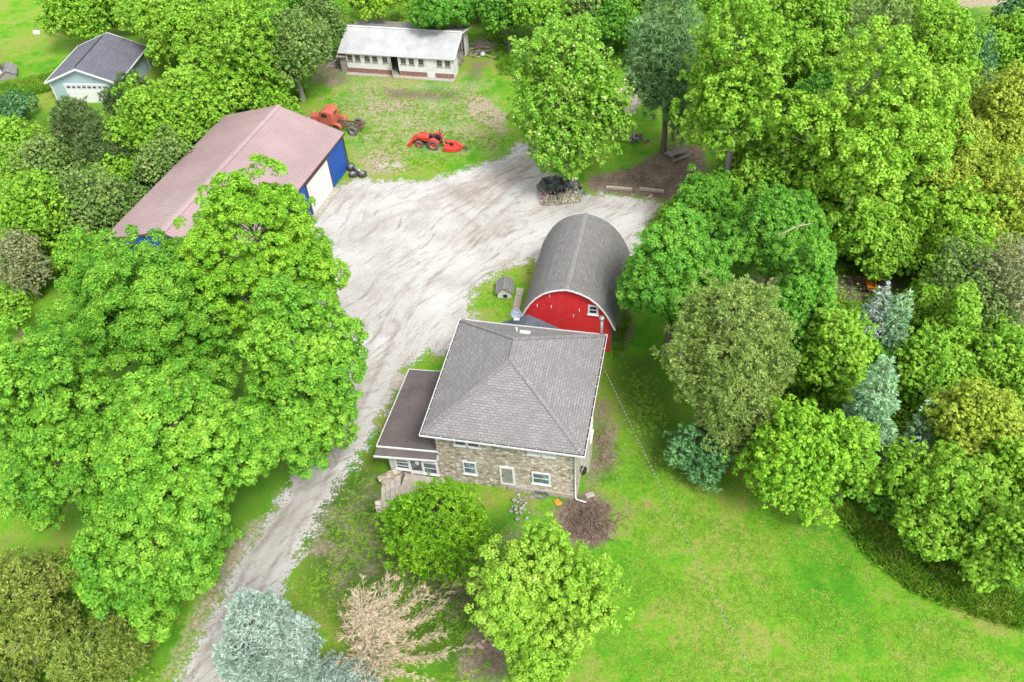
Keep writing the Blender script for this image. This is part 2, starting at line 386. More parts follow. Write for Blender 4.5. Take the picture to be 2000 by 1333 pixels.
def limb(mb, a, b, r0, r1, rng, sag=.15, n=5):
    a, b = np.array(a), np.array(b); d = np.linalg.norm(b-a); mid = (a+b)/2+rng.normal(size=3)*d*.07+np.array([0, 0, -sag*d*.5])
    pts = [(1-t)**2*a+2*t*(1-t)*mid+t*t*b for t in (0, .33, .66, 1)]
    mb.tube(pts, [r0, r0*.7+r1*.3, r0*.35+r1*.65, r1], n, cap=False)
def broadleaf(root, Rr, b, hc, leaf, mat, rng, lump=.27, sub=.3, dens=.7, cover=2.0, nsub=20, plume=1.35, asp=.75, low=-.45, bark='bark', rough=.18, up=.55, inner=.18, stick=8, elong=None, nd=6, ragged=.16, jit=.46, dome=(.34, .52), spread=(.42, 1.28)):
    """crown of leaf clumps on limbs: Rr horizontal radius, b half height, hc centre height"""
    r1 = max(lump*Rr, .34)
    dc = [np.array([0, 0, .34*b])]; dr = [np.array([.6*Rr, .6*Rr, .64*b])]; a0 = rng.uniform(0, 6.28)
    for k in range(nd):
        a = a0+2*math.pi*k/nd+rng.uniform(-.3, .3); s_ = rng.uniform(1-rough, 1+rough*.6); h_ = rng.uniform(*dome)
        dc.append(np.array([math.cos(a)*(.98*s_-h_)*Rr, math.sin(a)*(.98*s_-h_)*Rr, rng.uniform(-.42, .22)*b])); dr.append(np.array([h_*Rr, h_*Rr, rng.uniform(.46, .62)*b]))
    ctr, D, ri = [], [], []
    for q in range(len(dc)):
        c, r = dc[q], dr[q]; area = 2*math.pi*r[0]*(r[0]+r[2]); K = max(6, int(dens*area/(math.pi*r1*r1)*1.1))
        d = sphere_dirs(K, rng, low); p = c+d*(r-r1*.75)*rng.uniform(.78, 1.07, (K, 1)); ok = np.ones(K, bool)
        for q2 in range(len(dc)):
            if q2 != q: ok &= np.sum(((p-dc[q2])/dr[q2])**2, 1) > .62
        n_ = unit(d/np.array([r[0], r[0], r[2]])); ctr.append(p[ok]); D.append(n_[ok]); ri.append(r1*rng.uniform(.62, 1.3, ok.sum()))
    ctr, D, ri = np.concatenate(ctr), np.concatenate(D), np.concatenate(ri); K = len(ctr); ni = int(K*inner)
    if ni:
        Di = sphere_dirs(ni, rng, -.3); ctr = np.concatenate([ctr, Di*np.array([Rr, Rr, b])*rng.uniform(.25, .55, (ni, 1))]); ri = np.concatenate([ri, r1*rng.uniform(.8, 1.1, ni)]); D = np.concatenate([D, Di])
    out = []
    for c, r, d in zip(ctr, ri, D):
        m = max(6, int(nsub*rng.uniform(.8, 1.2)))
        sd_ = sphere_dirs(m, rng, -.25)
        o = unit(d*np.array([1, 1, .7])+UP*.5)   # a clump grows outward and up
        a_ = np.cross(UP, o); a_ = unit(a_) if np.linalg.norm(a_) > 1e-3 else np.array([1., 0, 0]); b_ = np.cross(o, a_)
        sd_ = sd_[:, :1]*a_+sd_[:, 1:2]*b_+sd_[:, 2:]*o*plume
        push = rng.uniform(.62, 1.0, (m, 1))*np.where(rng.uniform(size=(m, 1)) < ragged, 1.35, 1.)
        sc = c+sd_*r*push; sr = r*sub*rng.uniform(.7, 1.25, m)
        n = np.maximum(5, (cover*2*math.pi*sr**2/(leaf*leaf*asp*.5)*.62).astype(int))
        idx = np.repeat(np.arange(m), n); N_ = len(idx)
        q = unit(rng.normal(size=(N_, 3))); q = unit(q+unit(sd_[idx])*.6+UP*.25)
        P = sc[idx]+q*(sr[idx]*rng.uniform(*spread, N_))[:, None]
        nm = q*.75+UP*up+rng.normal(size=(N_, 3))*jit
        if elong: nm = np.cross(q, rng.normal(size=(N_, 3)))+UP*up
        out.append(leaves(P, nm, leaf, asp, rng, along=None if elong is None else q*elong, fold=.18 if not elong else .04))
    V = np.concatenate(out); V[:, :, 2] += hc
    quads('crown', V, mat, root)
    tb = MB(); tr = .05*Rr+.09; top = np.array([0, 0, hc+b*.4]); bs = np.array([0, 0, -.15]); fork = np.array([rng.uniform(-.1, .1), rng.uniform(-.1, .1), max(hc-b*.55, .5)])
    tb.tube([bs, fork*.5+bs*.5+np.array([.02, -.02, 0])*Rr, fork, top], [tr*1.35, tr, tr*.85, tr*.25], 8, cap=False)
    hub = []
    for c in dc[1:]:
        w_ = rng.uniform(.05, .5); st = fork*(1-w_)+top*w_; e = c*np.array([.9, .9, 1])+np.array([0, 0, hc]); limb(tb, st, e, tr*.5, tr*.2, rng, sag=-.12, n=6); hub.append(e)
    hub.append(top); hub = np.array(hub)
    for c in ctr:
        e = c+np.array([0, 0, hc]); st = hub[np.argmin(np.linalg.norm(hub-e, axis=1))]; limb(tb, st, e, tr*.18+.01, .018, rng, sag=-.1, n=4)
    for i in range(stick):
        c = ctr[rng.integers(K)]+np.array([0, 0, hc]); e = c+unit(rng.normal(size=3)*.8+unit(c-np.array([0, 0, hc])))*r1*rng.uniform(1.0, 1.7)
        limb(tb, c, e, .035, .012, rng, n=4)
        f_ = c+(e-c)*.55; limb(tb, f_, f_+unit(rng.normal(size=3)+unit(e-c))*r1*.7, .018, .008, rng, n=3)
    tb.build('trunk', bark, root)
def conifer(root, Rr, z0, H, mat, rng, blade=.3, wid=.22, power=.8, droop=-.15, dens=1., bark='bark', shape='cone', per=7, bare=0., spread=.55, lean=(0, 0), woodvis=True):
    """whorled branches carrying radiating needle sprays"""
    Hc = H-z0
    area = math.pi*Rr*math.hypot(Rr, Hc)*(1.25 if shape != 'cone' else 1)
    nb = max(30, int(area*1.5*dens)); out = []; tb = MB()
    tb.tube([(0, 0, -.15), (lean[0]*.5, lean[1]*.5, H*.5), (lean[0], lean[1], H*.97)], [.05*Rr+.1, .035*Rr+.05, .02], 7, cap=False)
    ts = (np.arange(nb)+rng.uniform(0, 1, nb))/nb
    for i in range(nb):
        t = 1-(1-ts[i])**.62 if shape == 'cone' else ts[i]
        z = z0+Hc*t
        if shape == 'cone': L = Rr*max(.04, (1-t))**power
        elif shape == 'dome': L = Rr*math.sqrt(max(.02, 1-t*t))
        else: L = Rr*max(.06, (1-abs(2*t-.75)**2.2/1.85 if t > .375 else .62+t))**.9
        L *= rng.uniform(.78, 1.12); a = i*2.39996+rng.uniform(-.3, .3)
        dz = droop+(.75*t if shape != 'cone' else .5*t*t)
        d = np.array([math.cos(a), math.sin(a), dz]); d = d/np.linalg.norm(d)
        o = np.array([lean[0]*z/H, lean[1]*z/H, z-L*max(d[2], 0)*.6]); tip = o+d*L
        if woodvis and i % 2 == 0: limb(tb, o, tip, .02+.012*L, .008, rng, sag=.08, n=4)
        m = max(3, int(L*5*dens)); s_ = np.sqrt(rng.uniform(bare, 1, m))
        side = unit(np.cross(d, UP)); lat = rng.uniform(-1, 1, m)*(.16+.3*L*spread*(1.1-s_)+.1)
        P = o+d*(L*s_)[:, None]+side*lat[:, None]; P[:, 2] += rng.normal(size=m)*.09-.05*np.abs(lat)
        idx = np.repeat(np.arange(m), per); N_ = len(idx)
        g = unit(d+side*np.sign(lat)[:, None]*.7)[idx]
        q = unit(g+rng.normal(size=(N_, 3))*.62+UP*.12)
        nm = np.cross(q, rng.normal(size=(N_, 3)))+UP*.5
        out.append(leaves(P[idx]+q*blade*.45, nm, blade, wid, rng, along=q*4, fold=.03))
    quads('crown', np.concatenate(out), mat, root)
    tb.build('trunk', bark, root)
# ------------------------------------------------------------------ the ground
def ground_poly(px): return np.array([at(x, y)[:2] for x, y in px])
def sdist(P, poly):
    """signed distance (positive inside) of points P to a polygon"""
    d = np.full(len(P), 1e9); ins = np.zeros(len(P), bool); n = len(poly)
    for i in range(n):
        a, b = poly[i], poly[(i+1) % n]; e = b-a
        t = np.clip(((P-a)@e)/max(e@e, 1e-9), 0, 1); d = np.minimum(d, np.linalg.norm(P-a-t[:, None]*e, axis=1))
        cr = (a[1] > P[:, 1]) != (b[1] > P[:, 1])
        with np.errstate(divide='ignore', invalid='ignore'): xi = a[0]+(P[:, 1]-a[1])*(b[0]-a[0])/(b[1]-a[1])
        ins ^= cr & (P[:, 0] < xi)
    return np.where(ins, d, -d)
def ldist(P, line):
    d = np.full(len(P), 1e9)
    for i in range(len(line)-1):
        a, b = line[i], line[i+1]; e = b-a; t = np.clip(((P-a)@e)/max(e@e, 1e-9), 0, 1)
        d = np.minimum(d, np.linalg.norm(P-a-t[:, None]*e, axis=1))
    return d
def sstep(x, a, b): t = np.clip((x-a)/(b-a), 0, 1); return t*t*(3-2*t)

DIRT = [([(1150, 345), (1240, 325), (1300, 285), (1380, 280), (1380, 390), (1330, 405), (1270, 388), (1150, 374)], 1., 1.2),
        ([(1155, 770), (1195, 780), (1215, 870), (1200, 930), (1160, 950), (1135, 940)], .62, 1.),
        ([(1095, 975), (1150, 955), (1195, 985), (1195, 1050), (1160, 1075), (1100, 1060), (1080, 1010)], .95, .9),
        ([(900, 1250), (960, 1180), (1030, 1260), (1010, 1333), (880, 1345)], .75, 1.2),
        ([(800, 1085), (880, 1100), (960, 1040), (985, 1110), (930, 1190), (830, 1140)], .6, 1.2),
        ([(1470, 540), (1600, 545), (1740, 525), (1765, 560), (1740, 590), (1600, 585), (1500, 590)], .85, 1.),
        ([(1203, 640), (1225, 590), (1242, 640), (1215, 700)], .9, .5),
        ([(610, 120), (660, 115), (690, 160), (640, 175), (600, 160)], .7, 1.5),
        ([(740, 172), (890, 178), (905, 195), (760, 196)], .75, 1.2),
        ([(640, 1130), (690, 1120), (700, 1170), (640, 1180)], .6, .8),
        ([(600, 1090), (650, 990), (700, 920), (765, 960), (790, 1080), (870, 1130), (960, 1060), (1010, 990), (1080, 980), (1000, 1180), (900, 1230), (760, 1160), (620, 1150)], .47, 2.), ([(1185, 900), (1240, 960), (1300, 1000), (1250, 1040), (1190, 1010)], .42, 2.5), ([(1480, 960), (1600, 1000), (1680, 1060), (1560, 1040)], .4, 2.), ([(1700, 1150), (1800, 1180), (1950, 1250), (1820, 1230)], .42, 2.5), ([(690, 800), (745, 770), (735, 860), (690, 880)], .45, 1.), ([(915, 120), (960, 115), (940, 160), (905, 160)], .6, 1.2)]
DRY = [([(715, 200), (800, 198), (815, 215), (720, 222)], 1., .8), ([(780, 235), (850, 225), (845, 250), (790, 258)], .7, 1.2),
       ([(905, 185), (950, 190), (990, 225), (985, 270), (945, 240), (910, 222)], .95, .8),
       ([(1240, 125), (1290, 130), (1262, 165), (1225, 215), (1170, 250), (1120, 260), (1190, 205), (1225, 160)], 1.3, .8),
       ([(690, 300), (780, 290), (800, 330), (720, 345)], .8, 1.5), ([(610, 180), (680, 190), (740, 290), (690, 290)], .25, 3.),
       ([(660, 140), (960, 150), (990, 300), (700, 320), (640, 220)], .47, 4.), ([(610, 1010), (660, 960), (650, 1080), (590, 1100)], .5, 1.),
       ([(1860, 0), (2000, -20), (2000, 8), (1880, 14)], 1.2, 1.), ([(440, 1060), (520, 1000), (480, 1100), (430, 1180), (330, 1333), (310, 1333)], .7, .8),
       ([(760, 1000), (810, 1000), (640, 1140), (600, 1110)], .25, 1.5)]
WEED = [([(0, 230), (350, 180), (440, 230), (190, 470), (0, 620)], .8, 3.), ([(320, 0), (640, 0), (640, 110), (560, 200), (420, 235), (320, 150)], .9, 3.),
        ([(900, 0), (1250, 0), (1300, 160), (1230, 130), (960, 110)], .9, 3.), ([(1330, 200), (1640, -60), (2060, 60), (2060, 1230), (1850, 1150), (1660, 1010), (1480, 870), (1300, 640), (1340, 420), (1400, 330)], .95, 3.),
        ([(0, 1060), (200, 1080), (330, 1180), (300, 1333), (0, 1333)], .8, 2.), ([(120, 480), (560, 420), (720, 620), (640, 900), (420, 1100), (100, 1050)], .75, 4.)]
SHADE_MOSS = [([(1190, 690), (1290, 680), (1340, 860), (1440, 960), (1260, 930), (1215, 830)], .85, 1.5), ([(590, 970), (740, 880), (800, 1060), (1000, 1000), (1000, 1200), (900, 1345), (760, 1230), (600, 1180)], 1., 2)]  # painted shade between barn and trees, then the dull mossy front lawn
X0, X1, Y0, Y1, DS = -84, 84, 8, 168, .5
gx = np.arange(X0, X1+.01, DS); gy = np.arange(Y0, Y1+.01, DS)
GX, GY = np.meshgrid(gx, gy); GP = np.stack([GX.ravel(), GY.ravel()], 1)
def mask(lst):
    m = np.zeros(len(GP))
    for px, s_, f in lst: m = np.maximum(m, s_*sstep(sdist(GP, ground_poly(px)), -f, f))
    return m
attrs = {'dirt': mask(DIRT), 'dry': mask(DRY), 'weed': mask(WEED), 'moss_shade': mask(SHADE_MOSS)}
nxp, nyp = len(gx), len(gy)
ii = (np.arange(nyp-1)[:, None]*nxp+np.arange(nxp-1)[None]).ravel()
F = np.stack([ii, ii+1, ii+nxp+1, ii+nxp], 1)
V = np.concatenate([GP, np.zeros((len(GP), 1))], 1)
big = 900.
skirt = [(-big, -big), (big, -big), (big, big), (-big, big)]
kq = len(V); V = np.concatenate([V, np.array([(x, y, 0) for x, y in skirt])])
c00, c10, c11, c01 = 0, nxp-1, nxp*nyp-1, nxp*(nyp-1)
faces = F.tolist()+[(kq, kq+1, c10, c00), (kq+1, kq+2, c11, c10), (kq+2, kq+3, c01, c11), (kq+3, kq, c00, c01)]
me = bpy.data.meshes.new('ground'); me.from_pydata(V.tolist(), [], faces)
for n_, a_ in attrs.items():
    at_ = me.attributes.new(n_, 'FLOAT', 'POINT'); at_.data.foreach_set('value', np.concatenate([a_, np.zeros(4)]).astype(np.float32))
k = NT('lawn and earth'); ob = k.coord()
n1 = k.noise(ob, .13, 5, .62); n2 = k.noise(ob, .7, 5, .65); n3 = k.noise(ob, 4., 5, .7); n4 = k.noise(k.mapping(ob, (1, 1, 1), (0, 0, .9)), 16., 3, .7)
lawn = k.ramp(k.math('ADD', k.math('MULTIPLY', n1, .6), k.math('MULTIPLY', n2, .4)), [(.34, (.05, .185, .012)), (.42, (.075, .235, .014)), (.48, (.12, .275, .018)), (.53, (.175, .27, .035)), (.57, (.225, .25, .06)), (.61, (.15, .27, .025)), (.7, (.085, .25, .015))])
weed = k.ramp(n2, [(.3, (.045, .12, .014)), (.55, (.08, .19, .02)), (.75, (.12, .23, .035))])
moss_shade = k.ramp(n2, [(.3, (.035, .075, .012)), (.5, (.06, .13, .014)), (.7, (.09, .15, .02))])  # dark green for the mossy lawn and the painted shade by the barn
dirt = k.ramp(k.math('ADD', k.math('MULTIPLY', n2, .5), k.math('MULTIPLY', n3, .5)), [(.33, (.085, .062, .046)), (.5, (.155, .118, .09)), (.66, (.27, .22, .175))])
dry = k.ramp(n3, [(.3, (.20, .17, .10)), (.55, (.33, .275, .20)), (.75, (.42, .36, .28))])
def blend(base, top, a, sharp=.28):
    e = k.math('ADD', k.attr(a), k.math('MULTIPLY', k.math('SUBTRACT', k.math('ADD', k.math('MULTIPLY', n2, .55), k.math('MULTIPLY', n3, .45)), .5), 1.9))
    return k.mix(k.ramp(e, [(.5-sharp, 0), (.5+sharp, 1)]), base, top)
c = blend(lawn, weed, 'weed'); c = blend(c, moss_shade, 'moss_shade', .4); c = blend(c, dry, 'dry', .3); c = blend(c, dirt, 'dirt', .25)
vs = k.n('ShaderNodeTexVoronoi', i_Scale=2.2); k.l(ob, vs.inputs['Vector'])
c = k.mix(.85, c, k.ramp(n4, [(.28, .5), (.5, .95), (.72, 1.45)]), 'MULTIPLY'); c = k.mix(.6, c, k.ramp(n3, [(.3, .62), (.7, 1.3)]), 'MULTIPLY')
c = k.mix(k.math('MULTIPLY', k.math('LESS_THAN', vs.outputs['Distance'], .045), .7), c, (.55, .52, .45))
k.base(c); k.pbr(.95, 0, .08); k.bump(k.math('ADD', n3, k.math('MULTIPLY', n4, .6)), .7, .12)
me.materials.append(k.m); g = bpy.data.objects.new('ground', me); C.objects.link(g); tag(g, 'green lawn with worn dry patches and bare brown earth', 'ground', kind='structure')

# ------------------------------------------------------------------ the gravel yard and drive
GRAV = [(330, 1350), (395, 1230), (455, 1105), (535, 985), (590, 900), (640, 800), (655, 720), (560, 640), (560, 520), (600, 440), (645, 375), (690, 348), (740, 352), (820, 352), (880, 340), (930, 322), (985, 305), (1010, 280), (1060, 268), (1095, 285), (1085, 335), (1140, 380), (1190, 378), (1290, 392), (1305, 405), (1262, 440), (1240, 500), (1180, 520), (1070, 545), (1035, 510), (985, 530), (935, 560), (918, 600), (950, 640), (905, 700), (840, 690), (790, 725), (765, 780), (740, 830), (700, 900), (650, 975), (600, 1060), (562, 1135), (505, 1250), (455, 1350)]
gp_ = ground_poly(GRAV); lo = gp_.min(0)-3; hi = gp_.max(0)+3
hx = np.arange(lo[0], hi[0], .25); hy = np.arange(lo[1], hi[1], .25); HX, HY = np.meshgrid(hx, hy); HP = np.stack([HX.ravel(), HY.ravel()], 1)
sd1 = sdist(HP, gp_)
TR = [[(395, 1333), (440, 1250), (500, 1120), (590, 985), (660, 850), (710, 740), (760, 640)], [(700, 460), (735, 425), (790, 405), (860, 398)], [(870, 372), (900, 400), (950, 440)], [(760, 640), (830, 540), (900, 470), (1000, 380), (1060, 320)],
      [(840, 395), (910, 372), (990, 345), (1050, 300)], [(900, 480), (960, 450), (1010, 440)]]
MUD = [([(850, 372), (930, 345), (1000, 310), (1050, 285), (1070, 320), (1010, 370), (960, 400), (880, 405)], .8, 2.), ([(900, 455), (990, 425), (1030, 450), (960, 480), (905, 500)], .6, 1.5), ([(650, 385), (690, 350), (720, 360), (690, 400), (640, 440)], .6, 1.), ([(690, 700), (780, 640), (830, 650), (760, 720), (700, 790)], .55, 2.),
       ([(940, 520), (1000, 495), (1020, 510), (950, 545)], .6, 1.), ([(1130, 385), (1290, 392), (1270, 430), (1180, 420)], .6, 1.5), ([(880, 650), (930, 640), (920, 690), (860, 690)], .6, 1.), ([(740, 500), (830, 470), (850, 520), (760, 560)], .35, 2.5), ([(1000, 380), (1130, 370), (1140, 410), (1020, 420)], .45, 1.5)]
mud = np.zeros(len(HP))
for px, s_, f in MUD: mud = np.maximum(mud, s_*sstep(sdist(HP, ground_poly(px)), -f, f))
trk = np.zeros(len(HP))
for i, l in enumerate(TR):
    d = ldist(HP, ground_poly(l)); trk = np.maximum(trk, np.exp(-((d-.8)/.22)**2)*(1 if i == 0 else .6))
dl = ldist(HP, ground_poly(TR[0][:6])); mid = np.exp(-(dl/.45)**2)*(dl < 2)
kk = sd1 > -1.6
ix = np.arange(len(HP)).reshape(len(hy), len(hx)); q = np.stack([ix[:-1, :-1], ix[:-1, 1:], ix[1:, 1:], ix[1:, :-1]], -1).reshape(-1, 4)
q = q[kk[q].all(1)]; used = np.unique(q); rm = np.zeros(len(HP), int); rm[used] = np.arange(len(used))
me = bpy.data.meshes.new('gravel_drive'); me.from_pydata([(x, y, .006) for x, y in HP[used]], [], rm[q].tolist())
for n_, a_ in (('edge', sd1), ('track', trk), ('middle', mid), ('mud', mud)):
    at_ = me.attributes.new(n_, 'FLOAT', 'POINT'); at_.data.foreach_set('value', a_[used].astype(np.float32))
k = NT('pale gravel'); ob = k.coord()
n1 = k.noise(ob, .22, 6, .62); wp = k.n('ShaderNodeTexNoise', i_Scale=.07, i_Detail=2); k.l(ob, wp.inputs['Vector']); wv = k.n('ShaderNodeVectorMath', operation='MULTIPLY_ADD'); k.l(wp.outputs['Color'], wv.inputs[0]); wv.inputs[1].default_value = (9, 9, 0); k.l(ob, wv.inputs[2]); wob = wv.outputs[0]
n2 = k.noise(k.streak(wob, 4., 1., R(48)), 1.1, 6, .68); n3 = k.noise(ob, 6, 5, .75); n4 = k.noise(ob, 30, 2, .7); n5 = k.noise(ob, 1.1, 5, .7)
n6 = k.noise(k.streak(wob, 7., 1., R(40)), 2., 5, .7)
c = k.ramp(n1, [(.35, (.335, .32, .30)), (.5, (.40, .39, .372)), (.65, (.455, .45, .438))])
c = k.mix(k.ramp(n2, [(.54, 0), (.66, .6)]), c, (.225, .185, .15))
c = k.mix(k.ramp(n6, [(.57, 0), (.65, .65)]), c, (.17, .145, .125))
c = k.mix(k.math('MULTIPLY', k.attr('track'), k.ramp(n6, [(.36, .1), (.56, .75)])), c, (.21, .175, .145))
c = k.mix(k.math('MULTIPLY', k.attr('middle'), k.ramp(n3, [(.3, .1), (.7, .6)])), c, (.22, .2, .165))
c = k.mix(k.ramp(n5, [(.62, 0), (.72, .5)]), c, (.26, .205, .165))
mm = k.math('ADD', k.attr('mud'), k.math('MULTIPLY', k.math('SUBTRACT', k.math('ADD', k.math('MULTIPLY', n6, .6), k.math('MULTIPLY', n5, .4)), .5), 2.6)); c = k.mix(k.ramp(mm, [(.35, 0), (.95, .75)]), c, (.23, .185, .15))
c = k.mix(.85, c, k.ramp(n3, [(.25, .55), (.48, 1), (.8, 1.18)]), 'MULTIPLY'); c = k.mix(.8, c, k.ramp(n4, [(.3, .62), (.7, 1.3)]), 'MULTIPLY')
vo = k.n('ShaderNodeTexVoronoi', i_Scale=1.7); k.l(ob, vo.inputs['Vector']); c = k.mix(k.math('MULTIPLY', k.math('LESS_THAN', vo.outputs['Distance'], .05), .7), c, (.12, .105, .09))
k.base(c); k.pbr(.95, 0, .1); k.bump(k.math('ADD', n3, n5), .6, .12)
e = k.math('ADD', k.attr('edge'), k.math('MULTIPLY', k.math('SUBTRACT', k.math('ADD', k.math('MULTIPLY', n5, .5), k.math('MULTIPLY', n3, .5)), .5), 8.))
al = k.ramp(e, [(.0, 0), (.35, 1)]); k.l(al, k.b.inputs['Alpha'])
me.materials.append(k.m); g = bpy.data.objects.new('gravel_drive', me); C.objects.link(g); tag(g, 'pale gravel drive widening into a rutted yard', 'gravel drive', kind='structure')

TRK = [(1085, 305), (1125, 262), (1185, 212), (1222, 165), (1258, 128), (1292, 130), (1268, 170), (1243, 215), (1190, 262), (1125, 312)]
tp = ground_poly(TRK); lo = tp.min(0)-2; hi = tp.max(0)+2; hx = np.arange(lo[0], hi[0], .4); hy = np.arange(lo[1], hi[1], .4); HX, HY = np.meshgrid(hx, hy); HP = np.stack([HX.ravel(), HY.ravel()], 1); s2 = sdist(HP, tp); kk = s2 > -1.5
ix = np.arange(len(HP)).reshape(len(hy), len(hx)); q = np.stack([ix[:-1, :-1], ix[:-1, 1:], ix[1:, 1:], ix[1:, :-1]], -1).reshape(-1, 4); q = q[kk[q].all(1)]; used = np.unique(q); rm = np.zeros(len(HP), int); rm[used] = np.arange(len(used))
m2 = bpy.data.meshes.new('dirt_track'); m2.from_pydata([(x, y, .012) for x, y in HP[used]], [], rm[q].tolist()); at_ = m2.attributes.new('edge', 'FLOAT', 'POINT'); at_.data.foreach_set('value', s2[used].astype(np.float32))
k = NT('tan dirt'); ob = k.coord(); n3 = k.noise(ob, 3, 5, .7); n5 = k.noise(ob, 1.1, 5, .7)
k.base(k.ramp(n3, [(.3, (.26, .205, .165)), (.5, (.36, .30, .255)), (.7, (.43, .375, .33))])); k.pbr(.95, 0, .1)
e = k.math('ADD', k.attr('edge'), k.math('MULTIPLY', k.math('SUBTRACT', n5, .5), 5.)); k.l(k.ramp(e, [(0, 0), (.5, 1)]), k.b.inputs['Alpha'])
m2.materials.append(k.m); g = bpy.data.objects.new('dirt_track', m2); C.objects.link(g); tag(g, 'tan dirt track running on behind the pale green tree', 'track', kind='structure')

# ------------------------------------------------------------------ rough grass and undergrowth that nobody could count
rngG = np.random.default_rng(5)
def scatter(px, n):
    pl = ground_poly(px); a, b = pl.min(0), pl.max(0); out = np.zeros((0, 2))
    while len(out) < n:
        P = rngG.uniform(a, b, (n*2, 2)); out = np.concatenate([out, P[sdist(P, pl) > 0]])
    return out[:n]
def rough_grass(regions):
    VV = []
    for px, n, h in regions:
        P = scatter(px, n); m = 9; idx = np.repeat(np.arange(n), m); N_ = n*m
        hh = h*rngG.uniform(.5, 1.25, (n, 1))[idx]
        B = np.concatenate([P[idx]+rngG.normal(size=(N_, 2))*.14, np.zeros((N_, 1))], 1)
        T = np.concatenate([rngG.normal(size=(N_, 2))*.5, np.ones((N_, 1))], 1)*hh; W = unit(np.concatenate([rngG.normal(size=(N_, 2)), np.zeros((N_, 1))], 1))*.035
        VV.append(np.stack([B-W, B+W, B+T*.65+W*.8+np.array([0, 0, .05]), B+T], 1))
    return np.concatenate(VV)
rg = quads('rough_grass', rough_grass([
    ([(1640, 985), (1700, 985), (1790, 1100), (1920, 1150), (2000, 1165), (2000, 1230), (1900, 1200), (1790, 1160), (1700, 1090), (1650, 1030)], 1900, .5),
    ([(1620, 490), (1800, 500), (1790, 545), (1640, 535)], 700, .6), ([(0, 170), (90, 150), (190, 130), (120, 175), (0, 200)], 1200, .6), ([(250, 330), (430, 240), (200, 470), (60, 600), (40, 560)], 2600, .6),
    ([(1930, 120), (2000, 60), (2000, 190), (1960, 170)], 700, .6), ([(560, 190), (600, 175), (560, 235), (510, 225)], 400, .45), ([(960, 95), (1240, 110), (1200, 140), (980, 150)], 900, .5), ([(1200, 700), (1215, 690), (1230, 620), (1220, 610)], 60, .4)]), 'grass blade')
tag(rg, 'rough uncut grass along the wood edge and the fence rows', 'grass', kind='stuff')
def undergrowth(regions, leaf=.25):
    out = []
    for px, n, h in regions:
        P = scatter(px, n)
        for x, y in P:
            r = rngG.uniform(.4, 1.3); m = int(46*r*r/(leaf*leaf)*.055)+14
            q = unit(rngG.normal(size=(m, 3))); q[:, 2] = np.abs(q[:, 2]); hh = h*rngG.uniform(.3, 1.)
            p = np.array([x, y, hh*.2])+q*np.array([r, r, hh])*rngG.uniform(.6, 1.1, (m, 1))
            out.append(leaves(p, q*.6+UP*.6+rngG.normal(size=(m, 3))*.35, leaf, .65, rngG))
    return np.concatenate(out)
ug = quads('undergrowth', undergrowth([
    ([(1560, 420), (1640, 300), (1760, 350), (2010, 300), (2010, 1140), (1900, 1110), (1740, 1000), (1640, 920), (1500, 830), (1530, 640), (1620, 590), (1780, 600), (1800, 500), (1620, 480)], 1000, 2.6),
    ([(0, 260), (140, 240), (340, 200), (420, 240), (240, 330), (180, 450), (0, 590)], 420, 1.6), ([(330, 60), (640, 20), (620, 110), (560, 200), (440, 220), (340, 160)], 420, 2.2),
    ([(960, 0), (1240, 0), (1270, 110), (960, 90)], 320, 2.2), ([(1350, 180), (1450, 250), (1620, 200), (1800, -40), (1900, 60), (1980, 300), (1650, 320), (1420, 350)], 520, 2.8), ([(640, 0), (900, -20), (930, 45), (680, 40)], 160, 1.4),
    ([(0, 1090), (190, 1100), (280, 1220), (290, 1333), (0, 1333)], 110, .8)]), 'weed leaf')
tag(ug, 'leafy green undergrowth filling the ground beneath the trees', 'undergrowth', kind='stuff')
def lawn_tufts(regions):
    VV = []
    for px, n, h in regions:
        P = scatter(px, n); e = sdist(P, ground_poly(px)); P = P[rngG.uniform(size=len(P)) < np.clip(e/2.5, 0, 1)**.7]
        wob = np.sin(P[:, 0]*.9+np.sin(P[:, 1]*.7)*2)+np.sin(P[:, 1]*1.3+P[:, 0]*.4); P = P[wob+rngG.normal(size=len(P))*.7 > -.4]; n = len(P)
        m = 12; idx = np.repeat(np.arange(n), m); N_ = n*m; a = rngG.uniform(0, 6.28, N_); r = rngG.uniform(0, .2, N_)
        B = np.stack([P[idx, 0]+np.cos(a)*r, P[idx, 1]+np.sin(a)*r, np.full(N_, h*.3)*rngG.uniform(.4, 1.2, N_)], 1)
        VV.append(leaves(B, UP+rngG.normal(size=(N_, 3))*.2, .12, .5, rngG, fold=.05))
    return np.concatenate(VV)
lt = quads('lawn_tufts', lawn_tufts([([(1210, 700), (1290, 720), (1330, 900), (1480, 960), (1640, 1030), (1760, 1160), (1950, 1230), (2040, 1400), (1140, 1400), (1200, 1080)], 7500, .07), ([(700, 900), (765, 950), (790, 1080), (900, 1150), (1000, 1400), (880, 1400), (540, 1200), (640, 1000)], 1800, .08),
    ([(600, 170), (970, 170), (1000, 300), (760, 360), (620, 240)], 2600, .12), ([(400, 1190), (480, 1070), (400, 1180), (330, 1400), (270, 1400)], 600, .1), ([(925, 555), (1045, 510), (1025, 630), (950, 650)], 300, .1)]), 'lawn blade')
tag(lt, 'short grass tufts and clover standing up in the mown lawn', 'lawn grass', kind='stuff')
